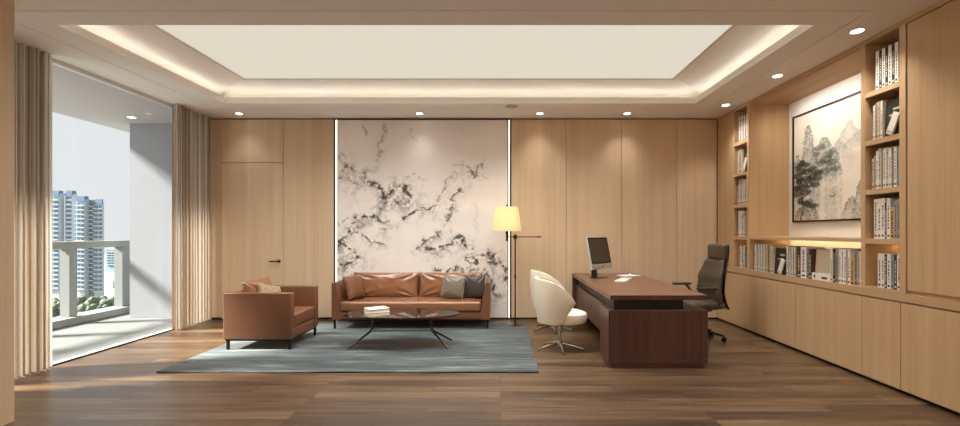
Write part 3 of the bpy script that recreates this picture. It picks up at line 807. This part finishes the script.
# ------------------------------------------------------------------ armchair (faces +X)
AX0, AX1, AY0, AY1 = -3.375, -2.543, 5.345, 6.15
ac = thing('armchair', 'boxy tan leather armchair seen from its side near the window', 'armchair', ((AX0+AX1)/2, (AY0+AY1)/2, RZ))
obj('armrest', B((AX0, AX1, AY0, AY0+.095, .14, .708), r=.016, seg=3), M['leather'], ac, smooth=True)
obj('armrest', B((AX0, AX1, AY1-.095, AY1, .14, .708), r=.016, seg=3), M['leather'], ac, smooth=True)
obj('backrest', B((AX0, AX0+.10, AY0+.095, AY1-.095, .14, .700), r=.014, seg=3), M['leather'], ac, smooth=True)
obj('base', B((AX0+.10, AX1-.012, AY0+.095, AY1-.095, .14, .27), r=.012, seg=2), M['leather'], ac, smooth=True)
obj('seat_cushion', soft_box(AX0+.12, AX1-.008, AY0+.098, AY1-.098, .272, .43, .028, .014, 3), M['leather'], ac, smooth=True)
bm = xf(pillow(.60, .42, .19, seed=4, wr=.012, n=36, corner=.05, creases=.01), (-3.145, 5.745, .625), (math.radians(-14), 0, math.radians(90)))
obj('back_cushion', bm, M['leather_gloss'], ac, smooth=True)
obj('frame', B((AX0+.02, AX1-.02, AY0+.02, AY0+.045, .122, .14), (AX0+.02, AX1-.02, AY1-.045, AY1-.02, .122, .14), (AX0+.02, AX0+.045, AY0+.045, AY1-.045, .122, .14), (AX1-.045, AX1-.02, AY0+.045, AY1-.045, .122, .14)), M['blackmetal'], ac)
for x in (AX0+.045, AX1-.035):
    for y in (AY0+.035, AY1-.035): obj('leg', leg_box(x, y, .122, .03), M['blackmetal'], ac)
pm = mat('speckled beige weave', S(178,158,124), .8, var=(38, S(108,92,70)), bump=(90, .3))
throw('throw_pillow', 'small speckled beige pillow on the seat of the armchair', .32, (-2.96, 5.64, .625), (math.radians(-22), math.radians(16), math.radians(62)), pm, t=.11, seed=6)

# ------------------------------------------------------------------ coffee table
tx, ty, tz = -1.254, 5.60, .42
ct = thing('coffee_table', 'low oval coffee table with smoked glass top and splayed dark metal legs', 'table', (tx, ty, RZ))
def oval(a, b, z0, z1, n=72, r=.003):
    bm = bmesh.new(); R = []
    for e, z in ((-r, z0), (0, z0+r), (0, z1-r), (-r, z1)):
        R.append([bm.verts.new((tx+(a+e)*math.cos(k*2*PI/n), ty+(b+e)*math.sin(k*2*PI/n), z)) for k in range(n)])
    for A, Bq in zip(R, R[1:]):
        for k in range(n): bm.faces.new((A[k], A[(k+1) % n], Bq[(k+1) % n], Bq[k]))
    bm.faces.new(R[0][::-1]); bm.faces.new(R[-1]); return bm
obj('table_top', oval(.725, .335, tz-.012, tz), M['smoked'], ct, smooth=True)
bm = bmesh.new(); n = 72; prof = [(.0, -.016), (.012, -.016), (.012, .001), (.0, .001)]
R = [[bm.verts.new((tx+(.726+e)*math.cos(k*2*PI/n), ty+(.336+e)*math.sin(k*2*PI/n), tz+z)) for k in range(n)] for e, z in prof]
for A, Bq in zip(R, R[1:]+R[:1]):
    for k in range(n): bm.faces.new((A[k], A[(k+1) % n], Bq[(k+1) % n], Bq[k]))
obj('rim', bm, M['gunmetal'], ct, smooth=True)
for s in (-1, 1):
    cx = tx+s*.375
    for q in (-1, 1):
        pts = [(cx-s*.01, ty+q*.012, tz-.014), (cx, ty+q*.012, .27), (cx+s*.01, ty+q*.016, .21), (cx+s*.03, ty+q*.03, .18), (cx+s*.235, ty+q*.20, .0255)]
        obj('leg', tube(pts, [.014, .013, .015, .014, .010], n=10), M['gunmetal'], ct, smooth=True)
    obj('bracket', B((cx-.09, cx+.09, ty-.10, ty+.10, tz-.022, tz-.013), r=.002), M['gunmetal'], ct)
obj('stretcher', tube([(tx-.375, ty, .19), (tx+.375, ty, .19)], .006), M['gunmetal'], ct, smooth=True)

def stack_book(w, d, h, z, rz, cm, label, loc=(-1.545, 5.50)):
    t_ = thing('book', label, 'book', (loc[0], loc[1], z), rz, 'books on the coffee table')
    obj('cover', B((-w/2, w/2, -d/2, d/2, 0, .004), (-w/2, w/2, -d/2, d/2, h-.004, h), (-w/2, -w/2+.004, -d/2, d/2, .004, h-.004), r=.001, seg=1), cm, t_, local=True)
    obj('pages', B((-w/2+.004, w/2-.006, -d/2+.006, d/2-.006, .004, h-.004)), M['paper'], t_, local=True)
wc = mat('white book cover', S(232,226,214), .5); dc = mat('taupe book cover', S(120,104,88), .5)
a_ = math.radians(30)
stack_book(.27, .21, .042, tz+.001, a_, wc, 'white book at the bottom of the stack on the coffee table')
stack_book(.26, .20, .040, tz+.0435, a_+.06, wc, 'white book at the top of the stack on the coffee table')

# ------------------------------------------------------------------ floor lamp
lx, ly = .227, 6.80
fl = thing('floor_lamp', 'dark bronze floor lamp with cream drum shade on a swing arm right of the sofa', 'floor lamp', (lx, ly, 0))
obj('base', lathe([(0, 0), (.135, 0), (.138, .006), (.134, .014), (.03, .020), (.016, .032), (0, .032)], c=(lx, ly, 0), n=40), M['bronze'], fl, smooth=True)
bm = cyl((lx, ly, .03), (lx, ly, 1.42), .011); cyl((lx, ly, .73), (lx, ly, .79), .016, bm=bm)
obj('pole', bm, M['bronze'], fl, smooth=True)
bm = cyl((lx-.14, ly, 1.375), (lx+.39, ly, 1.375), .007); B((lx-.028, lx+.028, ly-.022, ly+.022, 1.345, 1.405), r=.005, bm=bm)
cyl((lx+.34, ly, 1.375), (lx+.40, ly, 1.375), .011, bm=bm)
obj('swing_arm', bm, M['bronze'], fl, smooth=True)
sxl = .10
bm = cyl((sxl, ly, 1.31), (sxl, ly, 1.42), .016); cyl((sxl, ly, 1.42), (sxl, ly, 1.46), .022, bm=bm)
cyl((sxl, ly, 1.46), (sxl, ly, 1.84), .004, bm=bm); lathe([(0,1.84),(.012,1.845),(.014,1.855),(.008,1.87),(0,1.873)], c=(sxl, ly, 0), n=14, bm=bm)
obj('socket', bm, M['bronze'], fl, smooth=True)
m, t, p = newmat('pleated cream shade'); M['shade'] = m
N = t.nodes.new
tl = N('ShaderNodeBsdfTranslucent'); tl.inputs[0].default_value = S(246,236,205)
p.inputs['Base Color'].default_value = S(240,228,196); p.inputs['Roughness'].default_value = .8
ms = N('ShaderNodeMixShader'); ms.inputs[0].default_value = .6
t.links.new(p.outputs[0], ms.inputs[1]); t.links.new(tl.outputs[0], ms.inputs[2]); t.links.new(ms.outputs[0], t.nodes['Material Output'].inputs[0])
def shade_prof():
    bm = bmesh.new(); n = 120; Rg = []
    for r_b, z in ((.225, 1.465), (.172, 1.835), (.170, 1.835), (.223, 1.465)):
        Rg.append([bm.verts.new((sxl+(r_b+.0016*(k % 2))*math.cos(k*2*PI/n), ly+(r_b+.0016*(k % 2))*math.sin(k*2*PI/n), z)) for k in range(n)])
    for A, Bq in zip(Rg, Rg[1:]+Rg[:1]):
        for k in range(n): bm.faces.new((A[k], A[(k+1) % n], Bq[(k+1) % n], Bq[k]))
    return bm
obj('lamp_shade', shade_prof(), M['shade'], fl)
bm = lathe([(0, 1.49), (.015, 1.49), (.03, 1.53), (.034, 1.56), (.025, 1.59), (0, 1.60)], c=(sxl-.0, ly, 0), n=16)
obj('bulb', bm, lightmat('bulb glow', (1, .85, .62, 1), 5), fl, smooth=True)
l = bpy.data.lights.new('lamp', 'POINT'); l.energy = 3.6; l.color = (1, .80, .52); l.shadow_soft_size = .06
lo = bpy.data.objects.new('lamp', l); C.objects.link(lo); lo.parent = fl; lo.location = (sxl-lx, -.0, 1.68)

# ------------------------------------------------------------------ desk
DX0, DX1, DY0, DY1, DZ = 1.166, 2.20, 4.67, 7.18, .779
dk = thing('desk', 'long executive desk in dark walnut reaching to the back wall', 'desk', ((DX0+DX1)/2, (DY0+DY1)/2, 0))
obj('desk_top', B((DX0, DX1, DY0, DY1, DZ-.052, DZ), r=.002, seg=1), [M['walnut_top']], dk)
obj('front_panel', B((DX0+.0005, DX1-.0005, DY0-.0035, DY0-.0008, DZ-.052, DZ-.002)), M['walnut'], dk)
obj('spacer', B((DX0+.05, DX1-.24, DY0+.05, DY0+.42, .617, DZ-.052), (DX0+.08, DX0+.20, DY0+.42, DY1-.08, .56, DZ-.052)), M['black'], dk)
pd = obj('pedestal', B((DX0, DX1+.002, DY0, DY0+.44, .052, .617), r=.002, seg=1), M['walnut'], dk)
obj('plinth', B((DX0+.015, DX1-.03, DY0+.012, DY0+.42, 0, .052)), M['walnut'], dk)
obj('side_door', B((DX0-.012, DX0-.001, DY0+.02, DY0+.43, .06, .61), r=.001, seg=1), M['walnut'], dk)
obj('modesty_panel', B((DX0+.05, DX0+.08, DY0+.44, DY1-.08, .25, .60), r=.001, seg=1), M['walnut'], dk)
obj('end_panel', B((DX0+.002, DX1-.002, DY1-.078, DY1-.002, 0, DZ-.053), r=.002, seg=1), M['walnut'], dk)

# computer monitor
mcx, mcy = 1.44, 6.47
yaw = math.radians(45); tilt = math.radians(-12)
mo = thing('computer_monitor', 'silver edged desktop computer screen at the far end of the desk', 'computer', (mcx, mcy, DZ+.001))
R = Matrix.Translation((mcx, mcy, DZ+.001)) @ Matrix.Rotation(yaw, 4, 'Z')
Tm = R @ Matrix.Translation((0, -.02, .36)) @ Matrix.Rotation(tilt, 4, 'X')
def mb(bm, mx): bmesh.ops.transform(bm, matrix=mx, verts=bm.verts); return bm
obj('body', mb(B((-.265, .265, -.008, .022, -.235, .24), r=.006, seg=3), Tm), M['alu'], mo, smooth=True)
obj('bezel', mb(B((-.257, .257, -.0105, -.0082, -.155, .232), r=.001, seg=1), Tm), M['screen'], mo)
obj('screen', mb(B((-.236, .236, -.0118, -.0107, -.132, .208)), Tm), mat('dark brown screen', (.05,.038,.028,1), .3), mo)
bm = mb(cyl((0, -.0098, -.197), (0, -.0085, -.197), .013, n=16), Tm)
obj('logo_mark', bm, M['black'], mo)
obj('stand', mb(B((-.07, .07, .03, .042, .0, .26), r=.003), R @ Matrix.Translation((0, .03, .008)) @ Matrix.Rotation(math.radians(-6), 4, 'X')), M['blackmetal'], mo)
obj('foot', mb(B((-.10, .10, -.10, .09, 0, .008), r=.003), R), M['blackmetal'], mo)
# keyboard, mouse, notepad
def deskitem(name, label, cat, box, loc, rz, m, r=.003):
    o = tag(obj(name, B(box, r=r), m, smooth=True), label, cat); o.location = loc; o.rotation_euler = (0, 0, rz); return o
kb = deskitem('keyboard', 'slim white keyboard lying on the desk in front of the computer', 'keyboard', (-.21, .21, -.075, .075, 0, .014), (1.71, 6.12, DZ+.001), math.radians(62), M['whiteplastic'], r=.004)
bm = bmesh.new()
for i in range(13):
    for j in range(4): B((-.2+i*.031, -.2+i*.031+.025, -.064+j*.033, -.064+j*.033+.026, .0141, .0165), bm=bm)
obj('keys', bm, mat('pale grey keys', (.6,.6,.58,1), .5), kb, local=True)
deskitem('notepad', 'white notepad lying on the desk behind the keyboard', 'notepad', (-.15, .15, -.10, .10, 0, .012), (1.95, 6.70, DZ+.001), math.radians(25), M['whiteplastic'], r=.001)
bm = bmesh.new(); bmesh.ops.create_uvsphere(bm, u_segments=20, v_segments=12, radius=1); bmesh.ops.scale(bm, verts=bm.verts, vec=(.03, .052, .022))
for v in bm.verts: v.co.z = max(v.co.z, 0)
o = tag(obj('computer_mouse', bm, M['whiteplastic'], smooth=True), 'small white mouse on top of the notepad on the desk', 'mouse'); o.location = (1.96, 6.68, DZ+.0145)

# ------------------------------------------------------------------ cream tub chairs (local, facing +X)
def make_tub():
    t_ = thing('visitor_chair', 'x', 'chair', (0,0,0), 0, 'cream tub chairs in front of the desk')
    TH = math.radians(120)
    def ztop(a): return float(np.interp(abs(math.degrees(a)), (0, 30, 60, 80, 95, 106, 114, 120), (.888, .882, .862, .820, .765, .71, .655, .60)))
    def zbot(a): return float(np.interp(abs(math.degrees(a)), (0, 60, 78, 88, 98, 108, 115, 120), (.345, .345, .352, .385, .445, .50, .545, .585)))
    def shell(th):
        def fn(u, v):
            a = (u*2-1)*TH; z = zbot(a)*(1-v)+ztop(a)*v
            rr = 1 + .05*math.sin(v*PI*.8) - .10*(1-v)**2
            rx = (.305-th)*rr; ry = (.295-th)*rr
            return (-rx*math.cos(a)-.0, ry*math.sin(a), z)
        return fn
    bm = bmesh.new(); nu, nv = 56, 16
    o_ = [[bm.verts.new(shell(0)(i/(nu-1), j/(nv-1))) for j in range(nv)] for i in range(nu)]
    i_ = [[bm.verts.new(shell(.038)(i/(nu-1), j/(nv-1))) for j in range(nv)] for i in range(nu)]
    for i in range(nu-1):
        for j in range(nv-1):
            bm.faces.new((o_[i][j], o_[i+1][j], o_[i+1][j+1], o_[i][j+1])); bm.faces.new((i_[i][j+1], i_[i+1][j+1], i_[i+1][j], i_[i][j]))
        bm.faces.new((o_[i][-1], o_[i+1][-1], i_[i+1][-1], i_[i][-1])); bm.faces.new((i_[i][0], i_[i+1][0], o_[i+1][0], o_[i][0]))
    for j in range(nv-1):
        bm.faces.new((o_[0][j+1], i_[0][j+1], i_[0][j], o_[0][j])); bm.faces.new((o_[-1][j], i_[-1][j], i_[-1][j+1], o_[-1][j+1]))
    o = obj('shell', bm, M['cream'], t_, smooth=True, local=True)
    md = o.modifiers.new('round', 'BEVEL'); md.width = .012; md.segments = 3; md.limit_method = 'ANGLE'; md.angle_limit = math.radians(50)
    bm = lathe([(0, .335), (.20, .335), (.235, .345), (.250, .37), (.252, .42), (.240, .455), (.20, .472), (.10, .480), (0, .482)], c=(.085, 0, 0), n=44)
    for v in bm.verts:
        if v.co.x < -.05: v.co.x = -.05+(v.co.x+.05)*.8
    obj('seat', bm, M['cream'], t_, smooth=True, local=True)
    bm = cyl((0,0,.06), (0,0,.345), .022); lathe([(0,.05),(.045,.05),(.04,.085),(.024,.11),(0,.11)], n=20, bm=bm); cyl((0,0,.31), (0,0,.338), .09, n=24, bm=bm)
    obj('column', bm, M['steel'], t_, smooth=True, local=True)
    for k in range(5):
        a = math.radians(-88+72*k)
        c, s = math.cos(a), math.sin(a)
        bm = tube([(c*.03, s*.03, .072), (c*.15, s*.15, .055), (c*.29, s*.29, .022)], [.020, .016, .011], n=8)
        cyl((c*.285, s*.285, 0), (c*.285, s*.285, .022), .014, n=12, bm=bm)
        obj('leg', bm, M['steel'], t_, smooth=True, local=True)
    return t_
tc0 = make_tub(); tc0.location = (.735, 5.45, 0); tc0['label'] = 'cream tub swivel chair nearer to the camera in front of the desk'
tc1 = copy_tree(tc0); tc1.location = (.755, 6.50, 0); tc1.rotation_euler = (0, 0, .08); tc1['label'] = 'cream tub swivel chair farther back, mostly hidden behind the nearer one'

# ------------------------------------------------------------------ executive chair (local: faces -X)
ec = thing('office_chair', 'high backed dark leather swivel chair behind the desk', 'office chair', (2.70, 6.0, 0), math.radians(8))
def bx(name, boxes, m, r, par=ec, **k): return obj(name, B(*boxes, r=r, seg=3, **k), m, par, smooth=True, local=True)
bm = soft_box(-.26, .24, -.25, .25, .43, .52, .035, .012, 8)
obj('seat', bm, M['blackleather'], ec, smooth=True, local=True)
def back_surface(th, w0):
    def xc(z): return float(np.interp(z, (.42, .47, .56, .65, .82, .90, .985, 1.08, 1.18, 1.28), (.315, .285, .25, .235, .245, .262, .288, .312, .328, .330)))-.035
    def fn(u, v):
        a = u*2*PI; z = .46+.62*v
        wv = float(np.interp(z, (.46,.60,.85,.98,1.07), (.235,.25,.25,.215,.19)))*(1 if 0 < v < 1 else .92); ca, sa = math.cos(a), math.sin(a)
        sgn = lambda q: (1 if q >= 0 else -1)
        y = wv*sgn(sa)*abs(sa)**.5; x = (th*.5*(1 if 0 < v < 1 else .6))*sgn(ca)*abs(ca)**.5
        x += -.05*(abs(y)/.25)**2   # wraps forward at the sides
        if x < 0: x -= .004*math.sin(v*22)
        return (xc(z)+x, y, z)
    return fn, xc
fn, xc = back_surface(.075, .25)
bm = grid(fn, 40, 26, wrapu=True)
for sel in (0, 1):
    pass
bmesh.ops.holes_fill(bm, edges=[e for e in bm.edges if e.is_boundary], sides=0)
obj('backrest', bm, M['blackleather'], ec, smooth=True, local=True)
bm = B((xc(1.2)-.062, xc(1.2)+.03, -.18, .18, 1.07, 1.285), r=.038, seg=5)
obj('headrest', bm, M['blackleather'], ec, smooth=True, local=True)
def shellfn(u, v):
    z = .42+.86*v; y = (u*2-1)*float(np.interp(z, (.42,.85,1.0,1.28), (.22,.235,.19,.165))); return (xc(z)+.047-.045*(abs(y)/.25)**2, y, z)
bm = grid(shellfn, 14, 24); 
o = obj('back_shell', bm, M['black'], ec, smooth=True, local=True); md = o.modifiers.new('thick', 'SOLIDIFY'); md.thickness = .016; md.offset = 1
for s in (-1, 1):
    ar = obj('armrest', xf(B((-.20, .06, -.045, .045, .700, .728), r=.013, seg=3), (0, s*.30, 0)), M['black'], ec, smooth=True, local=True)
    obj('arm_support', tube([(.08, s*.20, .43), (.12, s*.29, .46), (.10, s*.305, .58), (.0, s*.30, .70)], [.016, .018, .018, .022], n=10), mat('taupe metal', S(110,92,76), .35, metal=.6), ar, smooth=True, local=True)
obj('mechanism', B((-.10, .16, -.07, .07, .37, .43), r=.015, seg=3), M['blackmetal'], ec, smooth=True, local=True)
obj('column', cyl((0,0,.10), (0,0,.38), .026, .022), M['blackmetal'], ec, smooth=True, local=True)
for k in range(5):
    a = math.radians(-44+72*k); c, s = math.cos(a), math.sin(a)
    lg = obj('base_leg', tube([(0,0,.115), (c*.16, s*.16, .10), (c*.31, s*.31, .075)], [.026, .020, .014], n=8), M['blackmetal'], ec, smooth=True, local=True)
    bm = bmesh.new(); px, py = -s, c
    for q in (-1, 1):
        cyl((c*.315+px*.010*q, s*.315+py*.010*q, .031), (c*.315+px*.028*q, s*.315+py*.028*q, .031), .030, n=18, bm=bm)
    cyl((c*.31, s*.31, .03), (c*.31, s*.31, .08), .009, n=10, bm=bm)
    obj('caster', bm, M['blackmetal'], lg, smooth=True, local=True)

# ------------------------------------------------------------------ books
BC = {'w': ('white', S(228,222,212)), 'c': ('cream', S(206,192,164)), 'k': ('black', S(34,28,26)), 'g': ('grey', S(146,138,128)),
      'n': ('dark brown', S(66,42,32)), 'y': ('mustard yellow', S(196,156,92)), 'b': ('blue grey', S(132,146,156)), 'r': ('dark red', S(112,40,34)),
      'o': ('olive', S(138,122,84)), 't': ('beige', S(198,178,152)), 'd': ('dark green', S(40,44,32))}
BM = {k: mat(v[0]+' book cloth', v[1], .55, bump=(80, .04)) for k, v in BC.items()}
markd = mat('dark spine print', (.05,.045,.04,1), .6); markl = mat('light spine print', S(214,200,170), .6)
ORD = ['first', 'second', 'third', 'fourth', 'fifth', 'sixth', 'seventh', 'eighth', 'ninth', 'tenth', 'eleventh', 'twelfth', 'thirteenth', 'fourteenth', 'fifteenth', 'sixteenth', 'seventeenth', 'eighteenth', 'nineteenth', 'twentieth']
brnd = random.Random(21)
def book(y1, w, h, z, c, label, group, xf_=3.615, dep=.21):
    """upright book, spine to the room (-X); y1 = its far side, w thick"""
    t_ = thing('book', label, 'book', (xf_, y1-w/2, z), 0, group)
    e = w/2-.0006; cb = min(.003, w*.14)
    obj('cover', B((0, .004, -e, e, 0, h), (.004, dep, -e, -e+cb, 0, h), (.004, dep, e-cb, e, 0, h), r=.0008, seg=1), BM[c], t_, local=True)
    obj('pages', B((.005, dep-.004, -e+cb, e-cb, .004, h-.005)), M['paper'], t_, local=True)
    if w > .012:
        mm = markl if c in 'knrd' else markd; bm = bmesh.new(); q = max(e*.42, .0022); zz = h*brnd.uniform(.18, .25); top = h*brnd.uniform(.72, .9)
        top = max(top, zz+.10)
        while zz < top:
            L_ = brnd.uniform(.006, .022); B((-.0006, .001, -q*brnd.uniform(.6, 1), q*brnd.uniform(.6, 1), zz, zz+L_), bm=bm); zz += L_+brnd.uniform(.004, .012)
        B((-.0006, .001, -q*1.3, q*1.3, h*.05, h*.05+.020), bm=bm)
        obj('spine_print', bm, mm, t_, local=True)
    return t_
def face_book(y1, y0, h, z, c, label, group, x=3.63, lean=.06, patch=None, topband=None):
    t_ = thing('book', label, 'book', (x, (y0+y1)/2, z), 0, group); w_ = y1-y0; e = w_/2
    mx = Matrix.Rotation(lean, 4, 'Y')
    def q(bm): bmesh.ops.transform(bm, matrix=mx, verts=bm.verts); return bm
    obj('cover', q(B((0, .003, -e, e, .0, h), (.021, .024, -e, e, 0, h), (.003, .021, e-.003, e, 0, h), r=.0008, seg=1)), BM[c], t_, local=True)
    obj('pages', q(B((.003, .021, -e+.004, e-.003, .004, h-.004))), M['paper'], t_, local=True)
    if patch:
        bm = bmesh.new()
        for (a, b, c2, d_) in patch[1]: B((-.0008, .0005, -e+w_*a, -e+w_*b, h*c2, h*d_), bm=bm)
        obj('cover_print', q(bm), patch[0], t_, local=True)
    if topband: obj('title_band', q(B((-.0008, .0005, -e, e, h*.93, h)), ), topband, t_, local=True)
    return t_
def lean_book(ybase, z, c, label, group, w=.13, h=.2, x=3.60):
    """small book face out, leaning sideways against its neighbour"""
    t_ = thing('book', label, 'book', (x, ybase, z), 0, group)
    a = math.radians(24); mx = Matrix.Translation((0, 0, w*math.sin(a)*.0)) @ Matrix.Rotation(a, 4, 'X')
    def q(bm):
        bmesh.ops.transform(bm, matrix=mx, verts=bm.verts); return bm
    obj('cover', q(B((0, .003, 0, .07, 0, h), (.013, .016, 0, .07, 0, h), r=.0006, seg=1)), BM[c], t_, local=True)
    obj('pages', q(B((.003, .013, .001, .068, .002, h-.002))), M['paper'], t_, local=True)
    bm = B((-.0008, .0005, .006, .064, .008, .035)); obj('cover_print', q(bm), palep, t_, local=True)
goldp = mat('gold title print', S(176,138,70), .5); palep = mat('pale cover print', S(186,184,160), .6)
def fill(lst, ystart, yend, z, place, group, seen=None, xf_=3.615):
    """lst: (colour, relative width, height); laid from the far side (left in view) to the near side"""
    tot = sum(a[1] for a in lst); y = ystart; cnt = {} if seen is None else seen; scale = (ystart-yend)/tot
    total = {}
    for a in lst: total[a[0]] = total.get(a[0], 0)+1
    for a in lst:
        c, rw, h = a[:3]; w_ = rw*scale
        cnt[c] = cnt.get(c, 0)+1
        o_ = '' if total[c] == 1 else ORD[cnt[c]-1]+' '
        nm = BC[c][0]
        lab = (('the only ' if total[c] == 1 else o_) + nm + ' upright book' + ('' if total[c] == 1 else ' from the left') + ' ' + place)
        book(y, w_, h*brnd.uniform(.985, 1.0), z, c, lab, group, xf_=xf_); y -= w_
for (yf, yn, nm) in ((6.765, 6.41, 'far bookcase'), (4.333, 3.962, 'near bookcase')):
    s0 = yf-.092; e0 = yn+.006
    G = lambda k: 'books on the ' + k + ' of the ' + nm
    # shelf surfaces from the top
    fill([('w',1.2,.375),('k',1.0,.372)]*4, s0, e0, shz[4]+.001, 'on the top shelf of the '+nm, G('top shelf'))
    s1 = yf-.062
    fill([('w',.016,.335),('g',.018,.35),('c',.014,.36),('y',.012,.352),('w',.014,.355)], s1, s1-.105, shz[3]+.001, 'on the second shelf down of the '+nm, G('second shelf'))
    face_book(s1-.110, yn+.010, .340, shz[3]+.004, 'd', 'dark green book shown cover out on the second shelf down of the '+nm, G('second shelf'),
              patch=(palep, ((.25,.6,.70,.76),(.35,.8,.55,.60),(.15,.5,.42,.46),(.4,.75,.33,.36))))
    lean_book(yn+.088, shz[3]+.003, 'w', 'small pale book leaning in front of the dark green book in the '+nm, G('second shelf'))
    fill([('t',1,.30),('g',.7,.33),('w',1,.37),('c',1.1,.385),('g',.8,.36),('w',1,.375),('c',1.1,.38),('w',1,.37),('g',1,.385),('w',.9,.37),('b',.9,.375),('t',.9,.36)], yf-.048, e0, shz[2]+.001, 'on the middle shelf of the '+nm, G('middle shelf'))
    fill([('w',1.1,.385),('w',1.1,.385),('w',1.1,.385),('n',.55,.34),('w',1.1,.385),('y',1.2,.30),('b',.8,.36),('g',1.2,.365)], yf-.075, e0, shz[1]+.001, 'on the fourth shelf down of the '+nm, G('fourth shelf'))
    fill([('w',1.1,.325),('w',.9,.325),('k',.7,.32),('w',1.1,.325),('b',.9,.322),('n',.8,.32),('w',1.1,.325)], yf-.115, e0+.004, shz[0]+.001, 'in the lowest compartment of the '+nm, G('bottom shelf'))
yp = lambda px: 1592.8/(px-500.5)
zc = .9015; place = 'in the niche row under the painting'; G0 = 'books in the niche under the painting'
row = []
K = .372
seq = [(754.6,'w',K),(756.6,'n',K*.99),(757.6,'w',K),(759.6,'k',K*.99),(760.4,'w',K),(762.2,'k',K*.99),(763,'w',K),(764.6,'n',K*.98),(765.4,'c',K),(767.4,'o',K),(769.6,'c',K*.98),(771.8,'t',K*.97),(773.4,None,0),
       (786.4,'w',K),(788.2,'n',K),(789.0,'w',K*.98),(790.4,'k',K),(791.2,'w',K*.98),(792.8,'o',K),(793.8,'w',K*.98),(795.3,'o',K),(797.0,'n',K*.99),(800.6,'w',K),(806.3,'b',K*.95),(808.5,'n',K*.93),(811.5,None,0),
       (830.4,'w',K),(832.6,'k',K*.99),(835.2,'g',K*.99),(838.6,'w',K*1.0),(841.2,'w',K),(843.8,'w',K),(846.4,'r',K*.97),(847.4,'w',K),(850.3,'y',K*.80),(854.2,'g',K*.97),(857.6,'t',K*.95),(860.0,'w',K*.95),(862.3,None,0)]
tot = {}
for a in seq:
    if a[1]: tot[a[1]] = tot.get(a[1], 0)+1
cnt = {}
for a, b in zip(seq, seq[1:]):
    if a[1] is None: continue
    c = a[1]; cnt[c] = cnt.get(c, 0)+1
    lab = ('the only '+BC[c][0]+' upright book '+place) if tot[c] == 1 else ORD[cnt[c]-1]+' '+BC[c][0]+' upright book from the left '+place
    book(yp(a[0]), max(.006, yp(a[0])-yp(b[0])-.0015), a[2], zc, c, lab, G0, xf_=3.62)
face_book(yp(773.4)-.004, yp(786.4)+.004, .365, zc, 'd', 'dark green book with gold title shown cover out in the niche row', G0, patch=(palep, ((.25,.6,.66,.72),(.35,.8,.52,.56),(.2,.5,.40,.43))), topband=goldp)
lean_book(yp(786.4)+.09, zc+.002, 'w', 'small pale book leaning before the gold titled book in the niche row', G0, h=.20)
face_book(yp(811.5)-.004, yp(829.6)+.004, .265, zc+.085, 't', 'plain beige book shown cover out in the niche row', G0, x=3.66, patch=(palep, ((.04,.34,.42,.80),)))
t_ = thing('book', 'white book lying flat under the plain beige book in the niche row', 'book', (3.62, (yp(811.5)+yp(830.2))/2, zc), 0, G0)
e = (yp(811.5)-yp(830.2))/2-.004
obj('cover', B((0, .20, -e, e, 0, .004), (0, .20, -e, e, .076, .080), (0, .004, -e, e, .004, .076), r=.001, seg=1), BM['w'], t_, local=True)
obj('pages', B((.004, .196, -e+.004, e-.004, .004, .076)), M['paper'], t_, local=True)
obj('spine_print', B((-.0006, .001, -e*.7, -e*.1, .02, .045), (-.0006, .001, e*.6, e*.75, .02, .06)), markd, t_, local=True)
